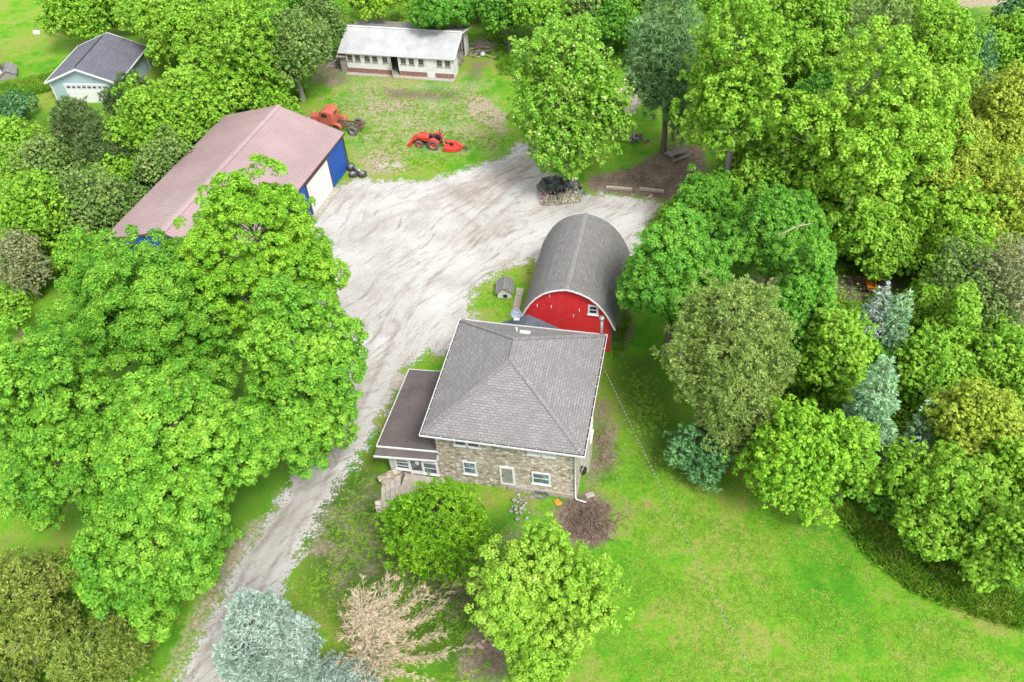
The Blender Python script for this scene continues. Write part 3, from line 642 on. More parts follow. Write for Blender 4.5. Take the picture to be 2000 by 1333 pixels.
# ------------------------------------------------------------------ the stone house (u right, v back)
HW, HD, EZ = 10.588, 10.66, 5.75
house = thing('stone_house', 'two storey fieldstone house with a grey hipped shingle roof', 'house', (.144, 40.659, 0), -.26)
wu, wv0, wv1 = 4.72, -4.72, 4.75
b = MB(); b.box((0, (wv0+wv1)/2, EZ/2-.06), (2*wu, wv1-wv0, EZ-.12)); b.build('wall', 'field stone', house)
b = MB(); b.box((2.4, wv0-.06, .2), (4.75, .14, .42)); b.box((wu+.03, -2.8, .2), (.12, 3.8, .36)); b.build('foundation', 'foundation', house)
hw, hd, rz_ = HW/2, HD/2, 7.85
e = [(-hw, -hd, EZ), (hw, -hd, EZ), (hw, hd, EZ), (-hw, hd, EZ)]; A, B_ = (-.36, .15, rz_), (-.42, 2.05, rz_)
rb = MB(); rb.add(e+[A, B_]+[(x, y, EZ-.16) for x, y, z in e], [(0, 1, 4), (1, 2, 5, 4), (2, 3, 5), (3, 0, 4, 5), (9, 8, 7, 6), (0, 6, 7, 1), (1, 7, 8, 2), (2, 8, 9, 3), (3, 9, 6, 0)])
roof = rb.build('roof', 'grey shingle', house)
cp = MB()
for p, q_ in ((e[0], A), (e[1], A), (e[2], B_), (e[3], B_), (A, B_)):
    p, q_ = Vector(p), Vector(q_); n = int((q_-p).length/.24); d = (q_-p)/n
    for i in range(n):
        a_ = p+d*i+Vector((0, 0, .02)); cp.bar(a_, a_+d*1.12+Vector((0, 0, .028)), .3, .03)
cp.build('ridge_cap', 'grey shingle', roof)
gt = MB(); gs = MB()
for i in range(4):
    p, q_ = Vector(e[i]), Vector(e[(i+1) % 4]); d = (q_-p).normalized(); o_ = Vector((d.y, -d.x, 0)); z = Vector((0, 0, -.02))
    gt.bar(p+o_*.13-d*.13+z-Vector((0, 0, .06)), q_+o_*.13+d*.13+z-Vector((0, 0, .06)), .035, .14)
    gs.bar(p+o_*.06-d*.06+z-Vector((0, 0, .13)), q_+o_*.06+d*.06+z-Vector((0, 0, .13)), .12, .02)
    L = (q_-p).length
    for j in range(int(L/.9)): gt.box(p+d*(.4+j*.9)+o_*.065+z, (.03 if abs(d.x) > .5 else .13, .13 if abs(d.x) > .5 else .03, .02))
gt_ = gt.build('gutter', 'white trim', house); gs.build('trough', 'gutter shade', gt_)
b = MB(); b.tube([(wu+.35, wv0-.35, EZ-.2), (wu-.02, wv0-.1, EZ-.55), (wu-.02, wv0-.1, .4), (wu+.05, wv0-.2, .16), (wu+.75, wv0-.3, .07)], .055, 8); b.build('downspout', 'white trim', house)
b = MB(); b.cyl((-.79, 3.9, 6.4), (-.79, 3.9, 7.05), .06, 8); b.build('vent_pipe', 'white trim', roof)
b = MB(); b.box((-.15, 3.75, 6.86), (.75, .34, .16), 0, 0, -.5); b.build('roof_vent', 'white trim', roof, bevel=.03)
F_ = -math.pi/2
window(house, (-2.55, wv0-.04, 1.85), F_, .95, 1.35, gmat='pale blue glass'); window(house, (2.38, wv0-.04, 1.75), F_, 1.25, 1.25, gmat='pale blue glass')
d = MB(); c_ = (.05, wv0-.05, 1.55)
for sg in (-1, 1): d.box((c_[0]+sg*.44, c_[1], c_[2]), (.13, .1, 1.95))
for sg in (-1, 1): d.box((c_[0], c_[1], c_[2]+sg*.91), (.75, .098, .13))
dd = d.build('front_door', 'white trim', house)
d = MB(); d.box((c_[0], c_[1]+.01, c_[2]), (.76, .04, 1.7)); d.build('panel', worn('door grey glass', (.30, .31, .28), .35, var=.1), dd)
d = MB(); d.ball((c_[0]-.3, c_[1]-.04, c_[2]), .05); d.build('handle', 'black plastic', dd)
for u in (-2.95, -2.05): window(house, (u, wv0-.04, 4.8), F_, .88, 1.1, gmat='window glass')
for u in (2.0, 2.95): window(house, (u, wv0-.04, 4.82), F_, .9, 1.05, gmat='pale curtain glass')
window(house, (wu+.04, -2.6, 4.4), 0, 1., 1.3); window(house, (wu+.04, 3., 1.9), 0, 1., 1.3); window(house, (-wu-.04, 0, 4.5), math.pi, .9, 1.2)
b = MB(); b.box((wu+.28, -1.55, 2.45), (.55, 1.9, 4.9)); b.build('cladding_bay', 'cream cladding', house)
window(house, (wu+.58, -1.55, 3.6), 0, 1.1, 1.4)
b = MB(); b.tube([(wu+.1, 2.2, 4.9), (wu+.1, 2.2, 3.6)], .05, 8); b.box((wu+.1, 2.2, 3.3), (.2, .35, .55)); b.build('electric_meter', 'galvanised', house)
# well of the cellar window
b = MB()
for i in range(9):
    a = math.pi*(1+i/8); b.box((2.35+.55*math.cos(a), wv0-.1+.42*math.sin(a), .1), (.2, .05, .2), a+math.pi/2)
ww = b.build('window_well', 'galvanised', house)
b = MB(); b.box((2.35, wv0-.14, .25), (.85, .04, .3)); b.build('pane', 'window glass', ww)
# enclosed porch on the left
pu0, pu1, pv0, pv1 = -8.35, -4.72, -5.0, 2.1
b = MB(); b.box(((pu0+pu1)/2, (pv0+pv1)/2+.05, .35), (pu1-pu0, pv1-pv0-.1, .7)); pb = b.build('porch_base', 'field stone', house)
b = MB(); b.box(((pu0+pu1)/2, (pv0+pv1)/2, 1.75), (pu1-pu0-.12, pv1-pv0-.12, 2.1)); b.build('porch_wall', 'porch clapboard', house)
b = MB(); b.slab([(-8.95, -4.8, 3.02), (-4.6, -4.8, 3.3), (-4.6, 2.38, 3.3), (-8.75, 2.38, 3.02)], .12); pr = b.build('porch_roof', 'brown felt roof', house)
b = MB(); b.slab([(-9.05, -5.42, 2.7), (-4.66, -5.3, 2.95), (-4.66, -4.87, 3.13), (-8.98, -4.87, 2.88)], .08); b.build('skirt_roof', 'brown felt roof', house)
b = MB(); b.bar((-8.98, -4.84, 3.0), (-4.6, -4.84, 3.3), .08, .12); b.bar((-9.02, -4.8, 2.97), (-8.8, 2.42, 2.97), .04, .13); b.bar((-8.8, 2.43, 2.94), (-5.3, 2.43, 3.18), .04, .13); b.bar((-9.07, -5.45, 2.65), (-4.68, -5.33, 2.9), .08, .13)
b.build('fascia', 'white trim', pr)
b = MB(); b.add([(-4.9, -5.3, 2.75), (-4.68, -5.3, 2.75), (-4.68, -4.6, 2.75), (-4.9, -4.6, 2.75), (-4.9, -4.66, 2.2), (-4.68, -4.66, 2.2)], [(0, 1, 2, 3), (0, 4, 5, 1), (0, 3, 4), (1, 5, 2), (2, 5, 4, 3)]); b.build('bracket', 'white trim', pr)
window(house, (-7.3, pv0-.02, 1.62), F_, 1.05, 1.15, bars=(0, 2), gmat='window glass'); window(house, (-5.3, pv0-.02, 1.55), F_, 1.05, 1.3)
d = MB(); c_ = (-6.28, pv0-.02, 1.68)
for sg in (-1, 1): d.box((c_[0]+sg*.45, c_[1], c_[2]), (.12, .1, 2.0))
d.box((c_[0], c_[1], c_[2]+.95), (.78, .098, .1)); d.box((c_[0], c_[1], c_[2]-.8), (.78, .07, .35))
pd = d.build('porch_door', 'white trim', house); d = MB(); d.box((c_[0], c_[1]+.01, c_[2]+.13), (.79, .03, 1.5)); d.build('pane', 'window glass', pd)
d = MB(); d.ball((c_[0]+.1, c_[1]-.05, c_[2]+.35), .16, sc=(1, .25, 1.4)); d.build('wreath', 'white trim', pd)
b = MB(); b.box((-5.75, -6.0, .6), (2.9, 1.8, .12)); b.box((-5.75, -6.0, .27), (2.7, 1.7, .54)); b.build('landing', 'concrete', house)
st = MB()
for i in range(4): st.box((-7.42-.33*i, -6.2-.12*i, .5-.15*i), (.36, 2.2, .07), .3); st.box((-7.35-.33*i, -6.2-.12*i, (.5-.15*i)/2-.03), (.1, 2.1, max(.04, .44-.15*i)), .3)
st.build('step', 'step board', house)
b = MB(); b.bar((-7.55, -5.0, .45), (-8.75, -5.95, .38), .42, .95); b.bar((-7.5, -4.96, .96), (-8.85, -6.03, .84), .48, .08); b.build('stair_wall', 'field stone', house)
b = MB(); b.box((-8.1, -7.75, .3), (.9, .6, .6), .4); b.build('stair_pier', 'field stone', house)
b = MB(); b.tube([(5.02, 5.35, 4.6), (5.02, 5.42, 7.15)], .1, 10); b.tube([(5.02, 5.42, 7.15), (5.02, 5.42, 7.2), (5.02, 5.42, 7.42), (5.02, 5.42, 7.46)], [.1, .19, .19, .05], 10); b.box((5.02, 5.25, 5.2), (.1, .3, .06)); b.box((5.02, 5.3, 4.55), (.3, .3, .2))
b.build('flue', 'galvanised', house)
# rear wing linking house and barn
b = MB(); b.box((-.8, 6.35, 1.45), (4.3, 3.1, 2.9)); b.build('rear_wing_wall', 'red clapboard', house)
b = MB(); b.slab([(-3.35, 4.85, 2.85), (-.85, 4.85, 4.4), (-.85, 8.0, 4.4), (-3.35, 8.25, 2.85)], .14); b.slab([(1.75, 8.3, 2.85), (-.85, 8.0, 4.4), (-.85, 4.85, 4.4), (1.75, 4.85, 2.85)], .14); b.build('rear_wing_roof', 'blue grey shingle', house)

# ------------------------------------------------------------------ generic gabled roof
def gable_roof(W, D, ez, rz, th, ridge='y', over=0):
    b = MB(); w_, d_ = W/2, D/2
    if ridge == 'y':
        b.slab([(-w_, -d_, ez), (0, -d_, rz), (0, d_, rz), (-w_, d_, ez)], th); b.slab([(w_, d_, ez), (0, d_, rz), (0, -d_, rz), (w_, -d_, ez)], th)
    else:
        b.slab([(-w_, -d_, ez), (w_, -d_, ez), (w_, 0, rz), (-w_, 0, rz)], th); b.slab([(w_, d_, ez), (-w_, d_, ez), (-w_, 0, rz), (w_, 0, rz)], th)
    return b
# ------------------------------------------------------------------ the red barn with its gothic arch roof
BW, BD, bz, br = 7.39, 9.16, 2.91, 6.52
barn = thing('red_barn', 'red barn with a rounded gothic arch shingle roof behind the house', 'barn', (5.54, 53.2, 0), -.272)
PR = [(1.0, 0), (.955, .10), (.905, .22), (.84, .36), (.75, .52), (.63, .68), (.48, .82), (.32, .91), (.15, .97), (0, 1.0)]
prof = [(-a*BW/2, bz+h*(br-bz)) for a, h in PR]+[(a*BW/2, bz+h*(br-bz)) for a, h in PR[-2::-1]]
rb = MB(); inner = [(x*.975, z-.13) for x, z in prof]
for i in range(len(prof)-1):
    p, q_, p2, q2 = prof[i], prof[i+1], inner[i], inner[i+1]; y0, y1 = -BD/2, BD/2
    rb.add([(p[0], y0, p[1]), (q_[0], y0, q_[1]), (q_[0], y1, q_[1]), (p[0], y1, p[1]), (p2[0], y0, p2[1]), (q2[0], y0, q2[1]), (q2[0], y1, q2[1]), (p2[0], y1, p2[1])],
           [(3, 2, 1, 0), (4, 5, 6, 7), (0, 1, 5, 4), (2, 3, 7, 6)]+([(3, 0, 4, 7)] if i == 0 else [])+([(1, 2, 6, 5)] if i == len(prof)-2 else []))
broof = rb.build('roof', 'barn shingle', barn)
uvd = broof.data.uv_layers[0].data; acc = [0]
for i in range(len(prof)-1): acc.append(acc[-1]+math.hypot(prof[i+1][0]-prof[i][0], prof[i+1][1]-prof[i][1]))
for p in broof.data.polygons:          # run the shingle courses on around the arch
    for li in p.loop_indices:
        vi = broof.data.loops[li].vertex_index; seg, kx = divmod(vi, 8); t = acc[seg] if kx % 4 in (0, 3) else acc[seg+1]
        uvd[li].uv = (broof.data.vertices[vi].co.y, t if t < acc[-1]/2 else acc[-1]-t)
cp = MB(); cp.slab([(-.2, -BD/2, br-.02), (0, -BD/2, br+.045), (0, BD/2, br+.045), (-.2, BD/2, br-.02)], .05); cp.slab([(.2, BD/2, br-.02), (0, BD/2, br+.045), (0, -BD/2, br+.045), (.2, -BD/2, br-.02)], .05)
cp.build('ridge_cap', worn('ridge grey', (.225, .22, .212), .8, var=.12), broof)
for y in (-BD/2-.03, BD/2+.03):
    tr = MB()
    for i in range(len(prof)-1): tr.bar((prof[i][0], y, prof[i][1]-.09), (prof[i+1][0], y, prof[i+1][1]-.07), .06, .11)
    tr.build('verge_board', 'white trim', broof)
wl = MB(); gp2 = [(-BW/2+.42, 0), (BW/2-.42, 0), (BW/2-.42, bz+.35)]+[(x*.965, z-.2) for x, z in prof[::-1][2:-2]]+[(-BW/2+.42, bz+.35)]
wl.prism(gp2, -BD/2+.32, BD/2-.3, 'y'); wl.build('wall', 'red clapboard', barn)
b = MB(); b.box((BW/2-.38, 0, 1.5), (.06, BD-.9, 2.8)); b.build('side_board', worn('grey brown board', (.27, .2, .17), .85, scale=4, var=.25), barn)
window(barn, (1.95, -BD/2+.28, 4.42), F_, .78, .95, gmat='black glass', fw=.13)
for u, z in ((-1.35, 5.4), (-2.35, 4.2), (-1.25, 4.25), (.9, 4.2), (.45, 3.55)):
    b = MB(); b.box((u, -BD/2+.29, z), (.05, .06, .28)); b.build('insulator', 'white trim', barn)
# ------------------------------------------------------------------ the blue pole shed under a pinkish metal roof
SW, SDp, sz, srz = 13.523, 20.25, 4.011, 6.095
shed = thing('pole_shed', 'long blue metal pole shed with a dusty pink ribbed roof and white sliding door', 'shed', (-24.673, 69.532, 0), -.372)
b = gable_roof(SW, SDp, sz, srz, .1)
nrib = 66
for i in range(nrib+1):
    y = -SDp/2+.06+(SDp-.12)*i/nrib
    for sg in (-1, 1): b.bar((sg*SW/2, y, sz+.012), (sg*.1, y, srz-.018), .06, .05)
sr = b.build('roof', 'pink metal roof', shed)
b = MB(); b.slab([(-.32, -SDp/2-.03, srz-.02), (0, -SDp/2-.03, srz+.09), (0, SDp/2+.03, srz+.09), (-.32, SDp/2+.03, srz-.02)], .04); b.slab([(.32, SDp/2+.03, srz-.02), (0, SDp/2+.03, srz+.09), (0, -SDp/2-.03, srz+.09), (.32, -SDp/2-.03, srz-.02)], .04); b.build('ridge_cap', 'pink metal roof', sr)
b = MB(); ww_, wd_ = SW/2-.22, SDp/2-.22
b.box((0, 0, sz/2-.08), (2*ww_, 2*wd_, sz-.16))
for sg in (-1, 1): b.prism([(-ww_, sz-.16), (ww_, sz-.16), (0, srz-.16)], sg*wd_-.06, sg*wd_+.06, 'y')
n = 60
for i in range(n+1):
    y = -wd_+2*wd_*i/n
    if not 1.9 < y < 6.35: b.box((ww_+.02, y, sz/2-.1), (.05, .07, sz-.3))
    b.box((-ww_-.02, y, sz/2-.1), (.05, .07, sz-.3))
b.build('wall', 'blue metal', shed)
b = MB(); b.bar((SW/2-.02, -SDp/2, sz-.12), (SW/2-.02, SDp/2, sz-.12), .08, .12); b.bar((-SW/2+.02, -SDp/2, sz-.12), (-SW/2+.02, SDp/2, sz-.12), .08, .12)
for sg in (-1, 1):
    for x in (-1, 1): b.bar((x*SW/2, sg*(SDp/2+.03), sz-.06), (0, sg*(SDp/2+.03), srz-.06), .06, .14)
    b.box((ww_+.03, sg*wd_, sz/2-.1), (.14, .14, sz-.25))
b.box((ww_+.06, 6.27, 1.75), (.14, .14, 3.5)); b.box((ww_+.06, 1.98, 1.75), (.08, .1, 3.5)); b.box((ww_+.09, 4.1, 3.55), (.16, 4.5, .14)); b.build('trim', 'brown trim', shed)
b = MB(); b.box((ww_+.09, 4.12, 1.78), (.08, 4.15, 3.4)); sdoor = b.build('sliding_door', 'white door paint', shed)
b = MB(); b.box((ww_+.35, 4.1, .05), (.8, 4.7, .1)); b.build('door_sill', 'concrete', shed)
# ------------------------------------------------------------------ the white livestock shed at the back
LW, LD, lz, lr = 13.777, 7.374, 2.64, 3.957
wb = thing('white_shed', 'long white board shed with small four pane windows and a pale metal roof', 'shed', (-9.535, 97.414, 0), -.279)
b = MB(); b.slab([(-LW/2, -LD/2, lz), (LW/2, -LD/2, lz), (LW/2, 0, lr), (-LW/2, 0, lr)], .08)
for i in range(46):
    x = -LW/2+.05+(LW-.1)*i/45; b.bar((x, -LD/2, lz+.012), (x, -.05, lr-.01), .035, .03)
wr = b.build('roof', 'pale metal roof', wb)
b = MB(); b.slab([(LW/2+.1, LD/2, lz+.25), (-LW/2, LD/2, lz+.25), (-LW/2, .004, lr), (LW/2+.1, .004, lr)], .1); b.build('back_roof', 'grey board roof', wb)
b = MB(); b.bar((-LW/2, -.05, lr+.03), (LW/2, -.05, lr+.03), .22, .05); b.bar((LW/2+.04, -LD/2, lz-.06), (LW/2+.04, 0, lr-.06), .08, .16); b.bar((LW/2+.14, LD/2, lz+.19), (LW/2+.14, 0, lr-.06), .08, .16); b.bar((-LW/2, -LD/2-.02, lz-.09), (LW/2, -LD/2-.02, lz-.09), .06, .12); b.build('trim', 'white trim', wr)
fv = -LD/2+.35; xl, xr = -LW/2+.75, LW/2-.35
gap = (-.82, .1)     # open doorway
b = MB()
for a, c_ in ((xl, gap[0]), (gap[1], xr)): b.box(((a+c_)/2, fv, 1.55), (c_-a, .12, 2.0))
b.box(((gap[0]+gap[1])/2, fv, 2.42), (gap[1]-gap[0], .118, .26))
b.box(((xl+xr)/2, LD/2-.4, 1.3), (xr-xl, .12, 2.5)); b.box((xl+.06, 0, 1.3), (.12, LD-.9, 2.5))
b.box((xr-.06, -LD/2+1.25, 1.3), (.12, 1.7, 2.6)); b.box((xr-.06, LD/2-1.1, 1.4), (.12, 1.4, 2.8)); b.prism([(-LD/2+.4, 2.45), (LD/2-.4, 2.75), (.2, 3.75)], xr-.12, xr-.001, 'x')
b.prism([(-LD/2+.4, 2.45), (LD/2-.4, 2.55), (0, 3.75)], xl+.001, xl+.11, 'x')
b.build('wall', 'white board', wb)
b = MB()
for a, c_ in ((xl-.02, gap[0]-.05), (gap[1]+.05, xr)): b.box(((a+c_)/2, fv-.03, .3), (c_-a, .16, .6))
b.build('brick_base', 'brick base', wb)
b = MB(); b.box(((xl+xr)/2, fv-.35, .03), (xr-xl+.3, .7, .06)); b.box(((xl+xr)/2, 0, .02), (xr-xl-.3, LD-1.1, .04)); b.build('apron', 'concrete', wb)
for u in (-5.66, -4.71, -3.57, -2.63, -1.42, .76, 1.72, 2.85, 5.0, 5.96):
    window(wb, (min(u, xr-.35), fv-.07, 1.85), F_, .62, .72, fmat='weathered wood', gmat='black glass', fw=.08, bars=(1, 1), depth=.06)
b = MB(); b.box((3.9, fv-.09, 1.2), (.95, .06, 2.3)); dr = b.build('door', 'white trim', wb); b = MB(); b.ball((4.28, fv-.14, 1.2), .04); b.build('handle', 'black plastic', dr)
b = MB(); b.box((gap[0]+.2, fv-.42, 1.2), (.95, .05, 2.2), R(-68)); b.build('open_door', worn('grey white board', (.5, .5, .48), .7), wb)
b = MB()
for v_ in (-.5, .55): b.box((xr+.02, v_, 1.35), (.14, .14, 2.7))
b.bar((xr+.06, -LD/2+.2, 2.2), (xr+.06, 1.9, 3.35), .06, .1); b.build('post', 'weathered wood', wb)
b = MB(); b.box((xl-.5, fv+.35, 1.0), (.7, .9, 2.0), .1); b.box((xl-.55, fv+.2, 2.1), (1.1, 1.3, .1), .1, 0, .15); b.build('lean_to', 'weathered wood', wb)
# ------------------------------------------------------------------ the pale blue garage
GW, GD, gz, grz = 8.78, 8.446, 2.649, 4.356
ga = thing('blue_garage', 'pale blue sided garage with a dark slate gable roof and white overhead door', 'garage', (-44.973, 97.295, 0), -.167)
gr = gable_roof(GW, GD, gz, grz, .1).build('roof', 'slate shingle', ga)
b = MB()
for y in (-GD/2-.02, GD/2+.02):
    for x in (-1, 1): b.bar((x*GW/2, y, gz-.07), (0, y, grz-.07), .07, .2)
for x in (-1, 1): b.bar((x*(GW/2+.01), -GD/2, gz-.06), (x*(GW/2+.01), GD/2, gz-.06), .1, .14)
b.build('fascia', 'white trim', gr)
b = MB(); b.bar((-.28, -GD/2+.5, grz-.04), (-.28, GD/2-.5, grz-.04), .06, .06); b.build('ridge_vent', 'black plastic', gr)
gw, gd = GW/2-.42, GD/2-.4
b = MB(); b.prism([(-gw, 0), (gw, 0), (gw, gz-.06), (0, grz-.2), (-gw, gz-.06)], -gd, gd, 'y'); b.build('wall', 'pale blue siding', ga)
for x in (-1, 1):
    for y in (-1, 1): b = MB(); b.box((x*gw, y*gd, gz/2-.06), (.16, .16, gz-.14)); b.build('corner_board', 'white trim', ga)
b = MB(); b.box((.25, -gd-.03, 1.1), (5.0, .07, 2.2)); gdoor = b.build('garage_door', 'garage door panel', ga)
for i in range(8):
    b = MB(); b.box((.25-2.17+i*.62, -gd-.075, 1.95), (.42, .03, .24)); b.build('pane', 'window glass', gdoor)
b = MB(); b.box((.25, -gd-.05, 2.27), (5.3, .12, .14))
for x in (-2.33, 2.83): b.box((x, -gd-.05, 1.1), (.14, .12, 2.2))
b.build('door_frame', 'white trim', ga)
# ------------------------------------------------------------------ a neighbour's house at the left edge, only its corner in the frame
P = at(9, 156); nb = thing('white_house', 'corner of a white sided house at the left edge beyond the garage', 'house', P, .62)
b = MB(); b.prism([(-6, 0), (0, 0), (0, 2.6), (-3, 4.2), (-6, 2.6)], 0, 7, 'y'); b.build('wall', 'pale blue siding', nb)
b = MB(); b.slab([(.4, -.4, 2.5), (.4, 7.4, 2.5), (-3, 7.4, 4.35), (-3, -.4, 4.35)], .12); b.slab([(-6.4, 7.4, 2.5), (-6.4, -.4, 2.5), (-3, -.4, 4.35), (-3, 7.4, 4.35)], .12); b.build('roof', 'slate shingle', nb)
b = MB(); b.box((-.02, -.02, 1.25), (.16, .16, 2.5)); b.bar((.42, -.42, 2.4), (-3, -.42, 4.25), .07, .2); b.build('trim', 'white trim', nb)
P = at(19, 157); hut = thing('small_hut', 'small brown roofed hut beside the white house at the left edge', 'hut', P, .3)
b = MB(); b.prism([(-.9, 0), (.9, 0), (.9, .7), (0, 1.2), (-.9, .7)], 0, 2.2, 'y'); b.build('wall', 'weathered wood', hut)
b = MB(); b.slab([(-1.05, -.15, .62), (0, -.15, 1.28), (0, 2.35, 1.28), (-1.05, 2.35, .62)], .06); b.slab([(1.05, 2.35, .62), (0, 2.35, 1.28), (0, -.15, 1.28), (1.05, -.15, .62)], .06); b.build('roof', 'grey board roof', hut)
# ------------------------------------------------------------------ the dog house
P = at(986, 584); dh = thing('dog_house', 'small white dog house with a grey plank gable roof', 'dog house', P, -.12)
b = MB(); b.prism([(-.58, .06), (.58, .06), (.58, .85), (0, 1.22), (-.58, .85)], 0, 1.35, 'y'); b.build('wall', 'dog house board', dh)
b = MB(); b.slab([(-.76, -.16, .74), (0, -.16, 1.3), (0, 1.5, 1.3), (-.76, 1.5, .74)], .05); b.slab([(.76, 1.5, .74), (0, 1.5, 1.3), (0, -.16, 1.3), (.76, -.16, .74)], .05); b.build('roof', 'old plank roof', dh)
b = MB(); b.box((.05, -.004, .3), (.34, .03, .36)); b.build('doorway', 'dark interior', dh)
# ------------------------------------------------------------------ vehicles and yard things
def wheel(root, c, r, w_, tyre='tyre rubber', rim='rim grey', dual=False, axis=(0, 1, 0), name='wheel', hub=.55):
    c = Vector(c); ax = Vector(axis).normalized(); t = MB()
    t.lathe([(r*hub, -w_/2), (r*.93, -w_/2), (r, -w_*.3), (r, w_*.3), (r*.93, w_/2), (r*hub, w_/2), (r*hub, -w_/2)], c, ax, 22)
    n = 20
    for i in range(n):
        a = 2*math.pi*i/n; x = ax.cross(Vector((0, 0, 1))) if abs(ax.z) < .9 else Vector((1, 0, 0)); x.normalize(); y = x.cross(ax)
        d = x*math.cos(a)+y*math.sin(a); t.bar(c+d*r*.99-ax*w_*.42, c+d*r*.99+ax*w_*.42, r*.13, r*.07)
    o = t.build(name, tyre, root)
    k_ = MB()
    k_.lathe([(.001, w_*.25), (r*.2, w_*.3), (r*.24, w_*.12), (r*hub*.85, w_*.16), (r*hub*1.01, w_*.42)], c, ax, 20); k_.lathe([(r*hub*1.01, -w_*.42), (r*hub*.85, -w_*.16), (r*.24, -w_*.12), (r*.2, -w_*.3), (.001, -w_*.25)], c, ax, 20)
    k_.build('rim', rim, o)
    return o
# old truck cab on a bare frame, forward = +x, left side (+y) faces the yard
P = (at(690, 266)+at(700, 244))/2; yaw = math.atan2(1.85, -5.2)
tk = thing('old_truck', 'faded red vintage truck cab on a bare rusty frame without a bed', 'truck', P, yaw)
b = MB()
for y in (-.42, .42): b.box((2.2, y, .72), (6.3, .1, .2))
for x in (-.9, -.2, .5, 1.2, 4.9): b.box((x, 0, .72), (.12, .85, .14))
b.bar((-.95, -.5, .72), (-.95, .5, .72), .1, .16); b.tube([(-.1, -.95, .5), (-.1, .95, .5)], .1, 8); b.ball((-.1, 0, .5), .24, sc=(1, 1, 1)); b.tube([(.1, 0, .5), (2.2, 0, .62)], .06, 6)
for y in (-.55, .55): b.bar((-.75, y, .6), (.6, y, .6), .1, .1)
b.bar((4.55, -.9, .5), (4.55, .9, .5), .1, .1); b.bar((-.9, -.35, .78), (-.55, .35, .95), .1, .08); b.tube([(.3, .1, .85), (1.9, .25, .9)], .05, 6)
b.build('frame', 'rusty steel', tk)
cab = MB(); sec = [(2.0, .9, 2.08, .78), (2.12, .9, 2.22, .8), (2.6, .9, 2.32, .84), (3.1, .9, 2.3, .84), (3.42, .9, 2.18, .82)]
prof_c = [(1.98, .75), (1.98, 1.6), (2.05, 2.15), (2.25, 2.32), (2.75, 2.38), (3.2, 2.32), (3.42, 2.12), (3.62, 1.62), (3.7, 1.5), (3.7, .75)]
cab.prism(prof_c, -.82, .82, 'y'); cab.build('cab', 'faded red paint', tk, bevel=.12)
b = MB(); hp = [(3.68, .8), (3.68, 1.52), (4.3, 1.48), (4.95, 1.36), (5.08, 1.2), (5.1, .7)]
b.prism(hp, -.46, .46, 'y'); b.build('hood', 'faded red paint', tk, bevel=.14)
b = MB()
for z in (.8, .9, 1.0, 1.1): b.box((5.1, 0, z), (.05, .7, .05))
b.box((5.22, 0, .55), (.08, 1.7, .16)); b.build('grille', 'galvanised', tk)
def arc_fender(c, r, w_, a0, a1, name, n=9):
    m_ = MB(); c = Vector(c)
    for i in range(n):
        p = [c+Vector((math.cos(a0+(a1-a0)*j/n)*r, 0, math.sin(a0+(a1-a0)*j/n)*r)) for j in (i, i+1)]
        m_.slab([p[0]+Vector((0, w_/2, 0)), p[0]-Vector((0, w_/2, 0)), p[1]-Vector((0, w_/2, 0)), p[1]+Vector((0, w_/2, 0))], .05)
    for sg in (-1,):
        pass
    return m_
for sg in (-1, 1):
    m_ = arc_fender((4.5, sg*.72, .5), .6, .5, R(200), R(-15), 'fender'); m_.build('front_fender', 'faded red paint', tk)
    m_ = arc_fender((1.75, sg*.8, .55), .55, .42, R(185), R(10), 'fender'); m_.box((1.9, sg*.62, .7), (.7, .06, .5)); m_.build('rear_fender', 'faded red paint', tk)
    b = MB(); b.ball((4.95, sg*.55, 1.25), .14, sc=(1.2, 1, 1)); b.build('headlight', 'galvanised', tk)
    b = MB(); b.box((2.95, sg*.825, 1.88), (.62, .03, .42)); wn = b.build('side_window', 'black glass', tk)
    b = MB(); b.box((2.85, sg*.826, 1.2), (.95, .02, .75)); b.build('door', 'faded red paint', tk)
    b = MB(); b.box((3.3, sg*.85, .55), (1.3, .3, .06)); b.build('running_board', 'rusty steel', tk)
    wheel(tk, (-.1, sg*.86, .48), .5, .3, 'grey tyre'); wheel(tk, (4.5, sg*.75, .45), .44, .22, 'grey tyre')
b = MB(); b.box((1.985, 0, 1.95), (.04, .5, .24), ry=R(-6)); b.build('rear_window', 'black glass', tk)
b = MB(); b.box((3.54, 0, 1.9), (.04, 1.3, .42), ry=R(-22)); b.build('windscreen', 'black glass', tk)
# compact tractor, loader in front (+x), mower deck behind, left side faces the yard
P = at(852, 286); yaw = math.atan2(2.05, -5.4)
tc = thing('tractor', 'bright orange red compact tractor with front loader parked on the grass', 'tractor', P, yaw)
b = MB(); b.prism([(.55, .62), (.55, 1.15), (1.0, 1.22), (1.75, 1.16), (1.98, 1.05), (2.02, .62)], -.3, .3, 'y'); b.build('hood', 'tractor orange red', tc, bevel=.06)
b = MB(); b.box((.9, 0, .5), (2.3, .34, .26)); b.box((.15, 0, .72), (.9, .9, .08)); b.tube([(0, -.55, .55), (0, .55, .55)], .1, 8); b.tube([(1.6, -.5, .4), (1.6, .5, .4)], .06, 8); b.box((2.0, 0, .85), (.06, .5, .35)); b.build('chassis', 'black plastic', tc)
for sg in (-1, 1):
    wheel(tc, (0, sg*.62, .56), .56, .36, 'grey tyre', 'tractor orange red'); wheel(tc, (1.6, sg*.56, .38), .37, .24, 'grey tyre', 'tractor orange red')
    m_ = arc_fender((0, sg*.6, .56), .66, .42, R(160), R(35), 'fender', 7); m_.build('fender', 'tractor orange red', tc)
    b = MB(); b.tube([(-.38, sg*.42, .7), (-.42, sg*.42, 1.75), (-.42, sg*.36, 1.8)], .035, 8); b.build('roll_bar_post', 'black plastic', tc)
